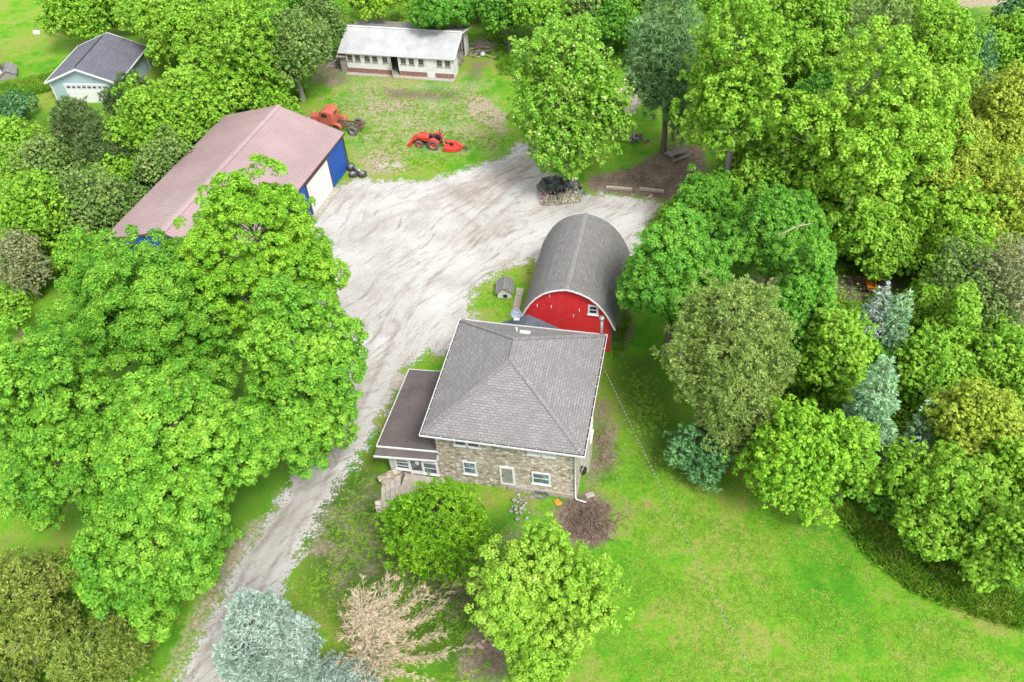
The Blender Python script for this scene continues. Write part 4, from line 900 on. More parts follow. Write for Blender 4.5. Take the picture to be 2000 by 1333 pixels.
b = MB(); b.tube([(-.42, -.42, 1.75), (-.75, -.4, 1.62), (-.75, .4, 1.62), (-.42, .42, 1.75)], .035, 8); b.build('roll_bar', 'black plastic', tc)
b = MB(); b.box((-.02, 0, .92), (.45, .5, .12)); b.box((-.25, 0, 1.15), (.1, .5, .42), ry=R(-10)); b.build('seat', 'black plastic', tc, bevel=.04)
b = MB(); b.tube([(.55, 0, 1.05), (.4, 0, 1.3)], .03, 6); b.lathe([(.17, -.02), (.2, 0), (.17, .02), (.165, 0), (.17, -.02)], (.4, 0, 1.3), (-.5, 0, .86), 16); b.box((.5, 0, 1.12), (.16, .42, .3)); b.build('steering_wheel', 'black plastic', tc)
lo = MB()
for sg in (-1, 1):
    lo.bar((.62, sg*.42, .5), (.68, sg*.42, 1.15), .1, .12); lo.bar((.68, sg*.42, 1.1), (1.7, sg*.45, 1.12), .09, .15); lo.bar((1.7, sg*.45, 1.12), (2.55, sg*.45, .42), .09, .14); lo.tube([(.75, sg*.43, .75), (1.6, sg*.45, 1.0)], .035, 6)
lo.bar((2.2, -.45, .7), (2.2, .45, .7), .1, .1); lo.build('loader_arm', 'tractor orange red', tc)
b = MB(); pb_ = [(2.5, .62), (2.46, .2), (2.55, .06), (3.05, .02)]
for i in range(3): b.slab([(pb_[i][0], .72, pb_[i][1]), (pb_[i][0], -.72, pb_[i][1]), (pb_[i+1][0], -.72, pb_[i+1][1]), (pb_[i+1][0], .72, pb_[i+1][1])], .04)
for sg in (-1, 1): b.prism([(2.5, .62), (2.46, .2), (2.55, .06), (3.05, .02)], sg*.72-.02, sg*.72+.02, 'y')
b.build('bucket', 'tractor orange red', tc)
P2 = Vector(P)+Vector((math.cos(yaw)*-1.85, math.sin(yaw)*-1.85, 0))
mw = thing('rotary_mower', 'orange red rotary mower deck hitched behind the tractor', 'mower', P2, yaw)
b = MB(); dk = [(.75, -.78), (.75, .78), (-.15, .78), (-.75, .45), (-.95, .14), (-.95, -.14), (-.75, -.45), (-.15, -.78)]
b.add([(x, y, .42) for x, y in dk]+[(x*1.02, y*1.02, .12) for x, y in dk], [tuple(range(8))[::-1], tuple(range(8, 16))]+[(i, i+8, (i+1) % 8+8, (i+1) % 8) for i in range(8)][::1]); b.build('deck', 'tractor orange red', mw, bevel=.03)
b = MB(); b.bar((.75, -.3, .45), (1.0, 0, .95), .08, .08); b.bar((.75, .3, .45), (1.0, 0, .95), .08, .08); b.bar((1.0, 0, .95), (-.75, 0, .46), .05, .06); b.bar((.2, -.6, .46), (-.8, -.1, .46), .06, .06); b.bar((.2, .6, .46), (-.8, .1, .46), .06, .06); b.bar((-.75, 0, .46), (-1.3, 0, .44), .12, .1); b.build('hitch_frame', 'tractor orange red', mw)
b = MB(); b.box((.1, 0, .54), (.34, .3, .2)); b.tube([(.2, 0, .58), (1.3, 0, .6)], .05, 8); b.build('gearbox', 'black plastic', mw, bevel=.02)
wheel(mw, (-1.38, 0, .2), .2, .12, 'tyre rubber')
# loose wheels and a drum at the shed corner
for i, (px, py, lab, tilt) in enumerate([(690, 341, 'loose wheel lying flat closest to the blue shed corner', (0, 0, 1)), (708, 341, 'loose wheel lying flat on the yard side of the pile', (.1, .05, 1)), (686, 329, 'loose wheel propped at the back of the pile by the shed', (.35, -.5, .8))]):
    P = at(px, py, .16); t = thing('loose_wheel', lab, 'wheel', (P.x, P.y, 0), .3*i, 'loose wheels dumped at the shed corner'); w0 = wheel(t, (0, 0, .2 if i < 2 else .34), .44, .28, 'tyre rubber', 'rim grey', axis=tilt)
a_, b_ = at(690, 327, .45), at(704, 335, .45); ax_ = MB(); ax_.tube([a_, b_], .17, 12); ax_.tube([a_-(b_-a_)*.2, b_+(b_-a_)*.2], .05, 8); tag(ax_.build('steel_drum', 'galvanised'), 'grey steel drum lying across the loose wheels', 'drum')
# a car behind the pole shed, its roof just showing
def car(name, lab, P, yaw, paint, L=4.3, W=1.75, H=1.45, gl='black glass'):
    t = thing(name, lab, 'car', P, yaw); h = L/2
    b = MB(); b.prism([(-h, .35), (-h, .82), (-h+.15, .92), (h-1.2, .92), (h-.2, .78), (h, .62), (h, .35)], -W/2, W/2, 'y'); b.build('body', paint, t, bevel=.09)
    b = MB(); lo_ = [(-h+.12, .9), (h-1.15, .9)]; hi_ = [(-h+.5, H), (h-2.1, H)]
    vs = [(lo_[0][0], -W/2+.08, .9), (lo_[1][0], -W/2+.08, .9), (lo_[1][0], W/2-.08, .9), (lo_[0][0], W/2-.08, .9), (hi_[0][0], -W/2+.28, H), (hi_[1][0], -W/2+.28, H), (hi_[1][0], W/2-.28, H), (hi_[0][0], W/2-.28, H)]
    b.add(vs, [(3, 2, 1, 0), (4, 5, 6, 7), (0, 1, 5, 4), (1, 2, 6, 5), (2, 3, 7, 6), (3, 0, 4, 7)]); b.build('cabin_glass', gl, t, bevel=.05)
    b = MB(); b.box(((hi_[0][0]+hi_[1][0])/2, 0, H+.012), (hi_[1][0]-hi_[0][0]+.12, W-.5, .05)); b.build('roof', paint, t, bevel=.02)
    for x in (-h+.8, h-.85):
        for y in (-1, 1): wheel(t, (x, y*(W/2-.1), .32), .32, .2)
    for y in (-.6, .6):
        b = MB(); b.box((h-.02, y, .65), (.06, .3, .14)); b.build('headlight', 'pale curtain glass', t, bevel=.02); b = MB(); b.box((-h-.005, y*1.1, .78), (.05, .22, .16)); b.build('tail_light', 'tractor orange red', t, bevel=.02)
    return t
car('silver_car', 'silver car parked behind the pole shed with only its roof edge showing', Vector((*at(281, 383, 1.2)[:2], 0)), 1.15, 'silver car paint')
car('dark_car', 'dark blue car standing behind pink and purple flowers in the gravel yard', Vector((*at(1092, 362, .8)[:2], 0)), .25, 'dark blue car paint', 4.0, 1.75, 1.6)
rngF = np.random.default_rng(11)
def bush_mesh(name, mat, spots, leaf, parent, cover=1., asp=.7):
    out = []
    for x, y, z, r, h in spots:
        m = int(cover*60*r*r/(leaf*leaf)*.06)+12; q = unit(rngF.normal(size=(m, 3))); q[:, 2] = np.abs(q[:, 2])
        p = np.array([x, y, z])+q*np.array([r, r, h])*rngF.uniform(.55, 1.1, (m, 1)); out.append(leaves(p, q*.6+UP*.5+rngF.normal(size=(m, 3))*.4, leaf, asp, rngF))
    return quads(name, np.concatenate(out), mat, parent)
P = Vector((*at(1095, 385)[:2], 0)); fl = thing('flower_bush', 'grey green flower bush dotted pink and purple in front of the dark car', 'flowers', P)
sp_ = [(rngF.uniform(-1.75, 1.75), y_, 0, rngF.uniform(.28, .5), rngF.uniform(.35, .7)+.75*(y_+1.0)/1.7) for y_ in rngF.uniform(-1., .75, 70)]
bush_mesh('foliage', 'sage leaf', sp_, .13, fl, 1.6); bush_mesh('pink_blossom', 'pink petal', [(x*1.05, y-.15, z+.12, r, h) for x, y, z, r, h in sp_[:44]], .12, fl, .75); bush_mesh('purple_blossom', 'purple petal', [(1.35, -.3, .2, .2, 1.1), (1.3, -.9, 0, .2, .5), (.6, -1.1, 0, .22, .4), (-.7, -.9, .1, .2, .4), (2.2, .1, 0, .2, .6)], .16, fl, .8)
# picnic table
P = at(1322, 309); pt = thing('picnic_table', 'weathered grey picnic table under the tall trees', 'picnic table', P, R(24))
for nme, y, z, w_, n in (('tabletop', 0, .74, .15, 5), ('bench', -.72, .43, .14, 2), ('bench', .72, .43, .14, 2)):
    b = MB()
    for i in range(n): b.box((0, y+(i-(n-1)/2)*(w_+.012), z), (2.0, w_, .045))
    b.build(nme, 'weathered wood', pt)
for x in (-.7, .7):
    b = MB()
    for sg in (-1, 1): b.bar((x, sg*.22, .7), (x, sg*.68, 0), .05, .1)
    b.build('leg', 'weathered wood', pt); b = MB(); b.box((x, 0, .375), (.045, 1.6, .1)); b.box((x, 0, .68), (.045, .74, .08)); b.build('crossbeam', 'weathered wood', pt)
# timbers edging the yard
for (x0, y0, x1, y1, lab) in [(1184, 366, 1235, 370, 'squared timber edging the yard closest to the dark car'), (1249, 369, 1297, 374, 'squared timber edging the yard between two other timbers'), (1329, 378, 1352, 381, 'squared timber edging the yard half under the maple')]:
    a, c_ = at(x0, y0, .12), at(x1, y1, .12); b = MB(); b.bar(a, c_, .26, .24); b.bar(a+(c_-a)*.05+Vector((0, 0, .125)), c_-(c_-a)*.3+Vector((0, 0, .125)), .2, .02); tag(b.build('timber', 'pale timber', bevel=.02), lab, 'timber', 'timbers edging the yard')
b = MB(); b.bar(at(1264, 388, .05), at(1274, 382, .05), .2, .1); tag(b.build('plank', 'pale timber'), 'short plank on the gravel before the timbers', 'plank')
rr = random.Random(3)
def pile(name, lab, cat, P, n, L, r, mat, sx, sy, hmax, tw=False):
    b = MB()
    for i in range(n):
        c = Vector((rr.gauss(0, sx), rr.gauss(0, sy), 0)); hgt = max(.04, hmax*math.exp(-(c.x/sx)**2*.5-(c.y/sy)**2*.5)*rr.uniform(.2, 1)); a = rr.uniform(0, 3.14); d = Vector((math.cos(a), math.sin(a), rr.uniform(-.25, .35)))*L*rr.uniform(.4, 1)/2
        c.z = hgt; p = [c-d, c+Vector((rr.gauss(0, .08), rr.gauss(0, .08), .05))*L, c+d]; p = [Vector((q.x, q.y, max(.01, q.z))) for q in p]; b.tube(p, [r, r*.8, r*.4] if tw else r, 5)
    o = b.build(name, mat); o.location = P; return tag(o, lab, cat)
pile('log_pile', 'small heap of grey logs on grass by the pale green tree', 'log pile', at(1240, 272), 16, 1.6, .1, 'weathered wood', .5, .25, .4)
pile('brush_pile', 'heap of brown dry brush on bare earth beside the stone house', 'brush pile', at(1152, 1022), 260, 1.5, .02, 'brush twig', .75, .8, .5, True)
pile('twig_litter', 'thin scatter of cut twigs along the right side of the house', 'twigs', at(1178, 880), 150, .8, .012, 'brush twig', .6, 1.6, .15, True)
pile('branch_heap', 'heap of dead branches beyond the open end of the white shed', 'branches', at(942, 98), 60, 3., .05, 'dead wood', 1.1, .8, .7, True)
pile('board_scrap', 'loose scrap boards lying at the left end of the white shed', 'scrap boards', at(655, 122), 24, 1.8, .06, 'weathered wood', .9, .5, .4)
pile('clearing_sticks', 'scatter of grey sticks in the small clearing among the trees', 'sticks', at(1640, 562), 70, 1.4, .025, 'dead wood', 2.2, .5, .12, True)
b = MB(); rr2 = random.Random(9)
for i in range(34): b.ball((rr2.gauss(0, .35), rr2.gauss(0, .45), rr2.uniform(.03, .2)), rr2.uniform(.08, .17), sc=(1, rr2.uniform(.7, 1), .75), jit=.12, n=5, rng=rr2)
o = b.build('rock_pile', 'rock'); o.location = at(1012, 992); tag(o, 'heap of grey fieldstones in front of the stone house', 'rock pile')
b = MB()
for i in range(26): b.ball((rr2.uniform(-.9, .7), rr2.uniform(-.3, .3), .03), rr2.uniform(.06, .12), jit=.12, n=4, sc=(1, 1, .6), rng=rr2)
o = b.build('stone_border', 'rock'); o.location = at(1038, 968); tag(o, 'loose pale stones along the house wall by the window well', 'stones')
b = MB(); n = 9
for i in range(n):
    for j in range(n): b.v.append(((i/(n-1)-.5)*.4, (j/(n-1)-.5)*.5, .05+rr2.uniform(0, .14)))
for i in range(n-1):
    for j in range(n-1): b.f.append((i*n+j, (i+1)*n+j, (i+1)*n+j+1, i*n+j+1)); b.mi.append(0); b.sm.append(True)
o = b.build('orange_tarp', 'orange cloth'); o.location = at(1090, 984); o.rotation_euler.z = .6; tag(o, 'crumpled orange cloth on the earth by the house corner', 'cloth')
b = MB(); b.box((0, 0, .04), (1.0, 1.5, .08)); b.box((.9, .1, .045), (.7, 1.5, .09)); o = b.build('porch_slab', 'concrete', bevel=.02); o.location = at(776, 748); o.rotation_euler.z = -.26; tag(o, 'pale concrete pad in the gravel beside the porch', 'concrete pad')
b = MB()
for i in range(3): b.box((0, -.05+i*.95, .03), (.62, .92, .07), .02*i)
o = b.build('walk_slab', 'concrete', bevel=.02); o.location = at(1009, 600); o.rotation_euler.z = -.2; tag(o, 'narrow concrete walk between dog house and red barn', 'concrete walk')
b = MB(); b.box((0, 0, .04), (.6, .4, .08)); o = b.build('splash_block', 'concrete', bevel=.03); o.location = at(1152, 968); o.rotation_euler.z = .3; tag(o, 'pale splash stone below the downspout', 'splash block')
# satellite dish on the rear wing roof
P = at(1014, 628, 4.15); dsh = thing('satellite_dish', 'grey satellite dish with a white arm standing on the rear wing roof', 'satellite dish', P, 0)
fc = (Vector((0, 0, CAMZ))-P); fc.z = 0; fc = (fc.normalized()+Vector((-.25, 0, .55))).normalized(); cc = Vector((-.18, .05, .75))
b = MB(); b.lathe([(.001, -.06), (.2, -.045), (.36, .0), (.42, .04), (.40, .05), (.34, .015), (.2, -.025), (.001, -.04)], cc, fc, 24); b.build('reflector', 'dish grey', dsh)
b = MB(); b.tube([(0, .1, -.25), (0, .1, .35), tuple(cc-fc*.1)], .035, 8); b.build('mast', 'white trim', dsh)
b = MB(); lnb = cc+fc*.45+Vector((.1, 0, -.42)); b.tube([tuple(cc-Vector((0, 0, .36))), tuple(lnb)], .03, 6); b.box(tuple(lnb), (.42, .12, .12)); b.build('feed_arm', 'white trim', dsh)
tcu = bpy.data.curves.new('mark', 'FONT'); tcu.body = 'dish'; tcu.size = .26; tcu.align_x = 'CENTER'; tcu.extrude = .004
to = bpy.data.objects.new('mark', tcu); tm = bpy.data.meshes.new_from_object(to); bpy.data.objects.remove(to)
mo = bpy.data.objects.new('lettering', tm); C.objects.link(mo); tm.materials.append(MATS['white trim']); mo.parent = dsh
zx = Vector((0, 0, 1)); xx = zx.cross(fc).normalized(); yy = fc.cross(xx)
mo.matrix_local = Matrix(((xx.x, yy.x, fc.x, 0), (xx.y, yy.y, fc.y, 0), (xx.z, yy.z, fc.z, 0), (0, 0, 0, 1))); mo.location = cc+fc*.045+yy*.06
# overhead service wire from the house eave out over the front lawn
a = at(1176, 712, 5.6); z_ = at(1487, 1340, 6.6); z_ = a+(z_-a)*1.5; pts = []
for i in range(41):
    t = i/40; p = a+(z_-a)*t; p.z -= 1.1*4*t*(1-t)*.35; pts.append(p)
b = MB(); b.tube(pts, .012, 6); b.tube([p+Vector((.035*math.sin(i*2.2), .02*math.cos(i*2.2), -.03)) for i, p in enumerate(pts)], .007, 5)
tag(b.build('service_wire', 'service wire'), 'twisted black and white power wire running from the eave over the lawn', 'wire')
# reel by the right wall, orange machine in the clearing, odd bits in the fields
P = at(1139, 926); rl = thing('hose_reel', 'dark round hose reel against the right wall of the stone house', 'hose reel', P, -.26)
b = MB(); b.lathe([(.1, -.14), (.3, -.14), (.3, -.1), (.16, -.1), (.16, .1), (.3, .1), (.3, .14), (.1, .14), (.1, -.14)], (0, 0, .42), (.9, -.4, .1), 20); b.build('reel', 'black plastic', rl)
b = MB(); b.lathe([(.16, -.08), (.25, -.06), (.26, 0), (.25, .06), (.16, .08)], (0, 0, .42), (.9, -.4, .1), 20); b.build('hose', 'rim grey', rl)
b = MB(); b.bar((-.1, -.15, 0), (0, 0, .4), .05, .05); b.bar((.1, .15, 0), (0, 0, .4), .05, .05); b.build('stand', 'galvanised', rl)
P = at(1697, 570); mc = thing('orange_machine', 'small orange machine frame standing in the clearing', 'machine', P, 1.2)
b = MB(); b.box((0, 0, .6), (.7, .5, .4)); b.build('engine_cover', 'orange paint', mc, bevel=.06)
b = MB()
for sg in (-1, 1): b.bar((.4, sg*.35, .5), (1.3, sg*.35, .2), .1, .14); b.bar((.4, sg*.35, .95), (-.9, sg*.3, 1.25), .08, .08)
b.bar((-.9, -.3, 1.25), (-.9, .3, 1.25), .08, .08); b.bar((1.3, -.5, .2), (1.3, .5, .2), .1, .3); b.build('frame', 'orange paint', mc)
for sg in (-1, 1): wheel(mc, (0, sg*.45, .32), .32, .2); wheel(mc, (.75, sg*.4, .2), .2, .14)
b = MB(); b.box((0, 0, .15), (.8, .5, .3), .2); b.box((0, 0, .32), (.84, .54, .05), .2); o = b.build('white_box', 'white trim', bevel=.05); o.location = at(73, 66); tag(o, 'small white box lying in the far left field', 'box')
b = MB(); b.ball((0, 0, .25), .3, n=8, sc=(1, 1, .9)); b.cyl((0, 0, .4), (0, 0, .56), .1, 8); o = b.build('white_jug', 'white trim'); o.location = at(943, 110); tag(o, 'round white container among branches past the white shed', 'container')
b = MB(); rr2 = random.Random(4)
for i in range(5): b.ball((rr2.uniform(-.5, .5), rr2.uniform(-.6, .6), .2), rr2.uniform(.2, .35), jit=.15, n=6, rng=rr2)
o = b.build('pale_rock', 'rock'); o.location = at(4, 712); tag(o, 'cluster of pale rocks by the big trees at the left edge', 'rocks')
b = MB(); b.box((0, 0, .01), (2.3, .8, .02)); o = b.build('pale_board', 'concrete'); o.location = at(762, 323); tag(o, 'pale flat board lying in the grass near the loose wheels', 'board')
# ------------------------------------------------------------------ trees: each surveyed by where its crown stands in the view
def fit_crown(cx, cy, rx, ry, z0):
    """ground spot, horizontal radius and half height for a crown whose underside is at z0"""
    b = 3.
    for _ in range(12):
        P = at(cx, cy, z0+b); k_ = pxsize(P); Rr = rx*k_
        dv = (Vector((P.x, P.y, z0+b))-Vector((0, 0, CAMZ))); phi = math.atan2(-dv.z, math.hypot(dv.x, dv.y)); h = ry*k_
        q_ = h*h-(Rr*math.sin(phi))**2
        b = min(max(math.sqrt(max(q_, 0))/math.cos(phi), .62*Rr), 2.6*Rr)
    return P.x, P.y, Rr, b
BL = {
 'maple': dict(mat='maple leaf', leaf=.18, nd=9, asp=.68, dome=(.3, .5), lump=.25, sub=.3, dens=.47, nsub=22, plume=1.45, jit=.36, spread=(.62, 1.1), inner=.05, rough=.22, stick=16, bark='grey bark'),
 'sunny': dict(mat='sunny maple leaf', leaf=.18, nd=9, asp=.68, dome=(.3, .5), lump=.25, sub=.3, dens=.47, nsub=22, plume=1.45, jit=.36, spread=(.62, 1.1), inner=.05, rough=.22, stick=12, bark='grey bark'),
 'emerald': dict(mat='emerald leaf', leaf=.175, lump=.26, sub=.32, cover=2.1, dens=.58, asp=.65, nsub=20, jit=.36, spread=(.6, 1.1), inner=.08),
 'lime': dict(jit=.38, spread=(.55, 1.15), mat='lime leaf', leaf=.16, lump=.24, cover=1.8, dens=0.58, rough=.25, asp=.65, ragged=.22, plume=1.6),
 'pale': dict(jit=.38, spread=(.55, 1.15), mat='pale leaf', leaf=.22, lump=.2, sub=.32, cover=1.25, dens=0.68, rough=.2, low=-.8, bark='bark', ragged=.3, inner=.05, plume=1.6),
 'yg': dict(jit=.38, spread=(.55, 1.15), mat='yellow green leaf', leaf=.24, lump=.24, cover=1.4, dens=0.6, rough=.3, stick=34, bark='grey bark', ragged=.28, nd=11, plume=1.7, dome=(.24, .42)),
 'mid': dict(jit=.38, spread=(.55, 1.15), mat='mid leaf', leaf=.24, lump=.25, cover=1.5, dens=0.64, rough=.32, stick=10, ragged=.25, plume=1.6, nd=9, dome=(.26, .44)),
 'deep': dict(mat='deep leaf', leaf=.24, lump=.28, cover=1.5, dens=.8, rough=.28),
 'gold': dict(jit=.38, spread=(.55, 1.15), mat='gold leaf', leaf=.21, lump=.22, cover=1.5, dens=0.68, rough=.25, stick=14, ragged=.2),
 'scrub': dict(mat='scrub leaf', leaf=.22, lump=.24, sub=.28, cover=.9, dens=.6, rough=.35, stick=50, bark='grey bark', ragged=.3, plume=1.7),
 'grey': dict(mat='grey scrub leaf', leaf=.2, lump=.22, sub=.28, cover=.55, dens=.55, rough=.35, stick=150, bark='dead wood', ragged=.3),
 'teal': dict(mat='teal leaf', leaf=.18, lump=.27, cover=1.3, dens=.65, rough=.35, stick=16, bark='grey bark', ragged=.3, plume=1.6),
 'yew': dict(mat='yew leaf', leaf=.25, lump=.2, sub=.26, cover=1.6, dens=.6, asp=.34, elong=2.5, rough=.15, low=-.7, ragged=.25, plume=1.9),
 'hazel': dict(jit=.38, spread=(.55, 1.15), mat='sunny maple leaf', leaf=.22, lump=.22, sub=.27, cover=1.4, dens=0.62, rough=.3, low=-.7, asp=.55, ragged=.3, plume=1.9),
 'oak': dict(jit=.38, spread=(.55, 1.15), mat='yellow green leaf', leaf=.27, lump=.2, sub=.3, cover=1.4, dens=0.58, rough=.3, low=-.7, asp=.55, ragged=.3, plume=1.6),
 'juniper': dict(mat='juniper needle', leaf=.26, lump=.2, sub=.3, cover=1.7, dens=.85, asp=.32, elong=2.2, rough=.15, low=-.75, ragged=.3, up=.4, nd=7, stick=16, plume=1.9, bark='dead wood'),
 'pine': dict(mat='pine needle', leaf=.5, lump=.24, sub=.33, cover=1.3, dens=.6, asp=.13, elong=2.5, rough=.25, low=-.8, ragged=.3, up=.4, nd=9, dome=(.3, .48), stick=10),
 'dpine': dict(mat='dark pine needle', leaf=.42, lump=.24, sub=.33, cover=1.4, dens=.65, asp=.16, elong=2.5, rough=.25, low=-.7, ragged=.3, up=.4, nd=7, stick=8),
 'bspruce': dict(mat='blue spruce needle', leaf=.26, lump=.17, sub=.34, cover=1.6, dens=.95, asp=.24, elong=3., rough=.12, low=-.6, ragged=.3, up=.35, nd=7, stick=0, nsub=16),
 'olive': dict(mat='olive needle', leaf=.24, lump=.24, cover=1.6, dens=.6, asp=.34, elong=2.5, rough=.3, ragged=.3, stick=50, bark='dead wood', plume=1.5)}
CO = {
 'cspruce': dict(mat='blue spruce needle', shape='cone', blade=.32, wid=.26, dens=1.7, power=.6),
 'gspruce': dict(mat='green spruce needle', shape='cone', blade=.34, wid=.26, dens=1.6, power=.6),
 'silver': dict(mat='silver needle', shape='cone', blade=.3, wid=.28, dens=1.6, power=.6),
}
seed = [100]
def tree(kind, cx, cy, rx, ry, z0, name, label, cat='tree', group=None, **kw):
    wood = cx > 1350 and cy < 700 and kind in ('yg', 'mid', 'gold', 'scrub', 'deep')
    if wood: rx *= 1.1; ry *= 1.08; kw.setdefault('rough', .42)
    x, y, Rr, b = fit_crown(cx, cy, rx, ry, z0); seed[0] += 1; rng = np.random.default_rng(seed[0])
    root = thing(name, label, cat, (x, y, 0), 0, group)
    if kind in BL:
        p = dict(BL[kind]); p.update(kw); far = max(1., math.hypot(x, y, CAMZ)/78)
        leaf = p.pop('leaf')*far**.6; mat = p.pop('mat')
        broadleaf(root, Rr, b, z0+b, leaf, mat, rng, **p)
    else:
        p = dict(CO[kind]); p.update(kw); mat = p.pop('mat')
        conifer(root, Rr, max(.2, z0), z0+2*b, mat, rng, **p)
    return root
T = tree
BM = 'broadleaf trees over the drive'
T('sunny', 520, 525, 140, 185, 1.5, 'broadleaf_tree', 'bright green tree whose pointed top rises against the pink metal roof', group=BM)
T('maple', 300, 635, 180, 172, 2., 'broadleaf_tree', 'big round green tree at the near end of the blue pole shed', group=BM)
T('maple', 595, 745, 120, 185, 1.2, 'broadleaf_tree', 'tall green tree overhanging the gravel drive opposite the porch', group=BM)
T('maple', 135, 850, 140, 205, 1.5, 'broadleaf_tree', 'green tree with wide lumpy crown spreading to the left edge', group=BM)
T('maple', 365, 900, 180, 195, 2.5, 'broadleaf_tree', 'largest lumpy green tree in the middle of the left cluster', group=BM)
T('maple', 300, 1060, 155, 145, 1., 'broadleaf_tree', 'green tree at the front of the left cluster above the olive cedars', group=BM)
OC = 'olive cedars in the near left corner'
T('olive', 65, 1185, 105, 112, .4, 'cedar_tree', 'olive cedar in the near left corner, the taller one', group=OC)
T('olive', 180, 1292, 95, 88, .3, 'cedar_tree', 'olive cedar with bare grey twigs beside the gravel drive', group=OC)
T('olive', 20, 1345, 80, 70, .3, 'cedar_tree', 'olive cedar cut by the corner of the view', group=OC)
T('bspruce', 522, 1262, 90, 112, .3, 'blue_spruce', 'large round silvery blue spruce beside the drive')
T('bspruce', 668, 1350, 74, 60, .2, 'blue_spruce', 'low silvery blue spruce at the foot of the bare tan tree')
T('yew', 862, 1036, 100, 104, .3, 'yew_tree', 'dense dark green feathery tree in front of the porch steps')
T('lime', 1068, 1170, 130, 150, .8, 'lime_green_tree', 'light lime green tree on the front lawn before the house')
# the dead tan tree
x, y, Rr, b = fit_crown(718, 1262, 118, 112, .4); rng = np.random.default_rng(77); root = thing('dead_larch', 'bare tan conifer with long feathery dead branches leaning right', 'tree', (x, y, 0))
tb = MB(); H_ = 7.5; tb.tube([(0, 0, -.1), (.1, .05, H_*.5), (.3, .1, H_)], [.2, .12, .03], 7, cap=False); VV = []
for i in range(105):
    t = i/105; a = i*2.39996; z = .5+t*(H_-.7); L = (1-t*.75)*4.3*rng.uniform(.55, 1.2)*(1+.5*math.cos(a-.45)); d = np.array([math.cos(a)+.25, math.sin(a), .16+.3*t]); d /= np.linalg.norm(d)
    o = np.array([.3*t, .1*t, z]); tip = o+d*L+np.array([0, 0, .08*L*L*.25]); mid_ = (o+tip)/2+np.array([0, 0, -.1*L*.5])
    tb.tube([o, mid_, tip], [.03, .02, .006], 4, cap=False); side = unit(np.cross(d, UP))
    for j in range(int(L*7)):
        s_ = rng.uniform(.2, 1); c = (1-s_)**2*o+2*s_*(1-s_)*mid_+s_*s_*tip; l2 = rng.uniform(.25, .7)*(1.15-s_*.6); e2 = c+(d*.8+side*rng.choice([-1, 1])*.7+rng.normal(size=3)*.2)*l2
        if j % 2 == 0: tb.tube([c, e2], [.011, .004], 3, cap=False)
        m = 10; q = c+(e2-c)*rng.uniform(0, 1, (m, 1))+rng.normal(size=(m, 3))*.03; VV.append(leaves(q, rng.normal(size=(m, 3))+UP*.7, .2, .14, rng, along=np.repeat((e2-c)[None]*3+d, m, 0), fold=0))
quads('crown', np.concatenate(VV), 'dead needle', root); tb.build('trunk', 'dead wood', root)
# right of the barn
EM = 'rounded emerald trees right of the barn'
T('emerald', 1316, 548, 106, 146, 1., 'maple_tree', 'dense rounded emerald tree closest to the red barn roof', group=EM)
T('emerald', 1398, 398, 66, 58, 2., 'maple_tree', 'emerald tree top just below the bare earth and timbers', group=EM)
br_tree = T('emerald', 1520, 450, 92, 85, 4., 'maple_tree', 'emerald tree with a bare grey branch across its crown', group=EM)
q0, q1 = at(1518, 462, 10.2), at(1588, 436, 11.2); md = (q0+q1)/2+Vector((0, 0, .25)); ob_ = br_tree.location
b = MB(); b.tube([q0-ob_, md-ob_, q1-ob_], [.07, .05, .015], 6); b.tube([md-ob_, md-ob_+Vector((.5, -.2, .5))], [.035, .01], 5); b.build('bare_branch', 'dead wood', br_tree)
T('emerald', 1568, 580, 66, 120, 1., 'maple_tree', 'tall narrow emerald tree left of the small clearing', group=EM)
T('deep', 1500, 660, 70, 90, .5, 'understorey_tree', 'dark green shaded tree behind the big olive juniper')
T('juniper', 1421, 722, 108, 172, .3, 'juniper_tree', 'big olive green juniper standing at the lawn edge')
T('teal', 1372, 880, 78, 66, .2, 'shrub', 'blue green scrubby bush at the foot of the juniper', 'shrub')
T('hazel', 1565, 895, 102, 118, .3, 'bright_shrub', 'wide bright green bush leaning over the lawn edge', 'shrub')
T('yg', 1622, 710, 72, 105, .4, 'bright_shrub', 'tall light green bush between juniper and blue spruce', 'shrub')
T('cspruce', 1704, 640, 44, 92, .8, 'spruce_tree', 'slim powder blue spruce below the clearing')
T('gspruce', 1742, 650, 46, 92, .6, 'spruce_tree', 'grey green spruce close behind the powder blue spruce')
T('gspruce', 1704, 795, 66, 112, 1.5, 'spruce_tree', 'pale green spruce with bare lower twigs above the bright bush')
T('gspruce', 1800, 835, 32, 65, .5, 'spruce_tree', 'small thin grey spruce left of the golden tree', bare=.3)
T('silver', 1788, 888, 38, 42, .5, 'spruce_tree', 'short silver blue spruce among the yellow green leaves')
T('gold', 1905, 815, 92, 82, 3., 'golden_tree', 'round golden olive tree at the right of the spruces')
T('oak', 1850, 990, 128, 120, .5, 'oak_tree', 'yellow green big leaved tree at the lawn corner')
T('mid', 1975, 1075, 75, 110, .3, 'broadleaf_tree', 'green tree on the right edge beside the lawn corner')
T('yg', 1975, 930, 60, 80, 1., 'broadleaf_tree', 'yellow green tree on the right edge below the golden tree')
T('yg', 1945, 715, 90, 75, 1., 'broadleaf_tree', 'leafy light green tree above the golden tree')
T('mid', 1862, 640, 42, 80, .5, 'broadleaf_tree', 'narrow bright green tree right of the blue spruces')
T('mid', 1800, 720, 60, 75, .3, 'broadleaf_tree', 'green tree between the spruces and the light green tree')
T('yg', 1800, 615, 45, 55, .3, 'broadleaf_tree', 'low light green tree at the right end of the clearing')
T('mid', 1660, 905, 50, 90, .2, 'broadleaf_tree', 'dark green low tree between two bright bushes')
T('deep', 1760, 960, 60, 60, .2, 'understorey_tree', 'dark green low tree under the silver spruce')
T('deep', 1690, 720, 60, 60, .2, 'understorey_tree', 'dark green low tree under the powder blue spruce')
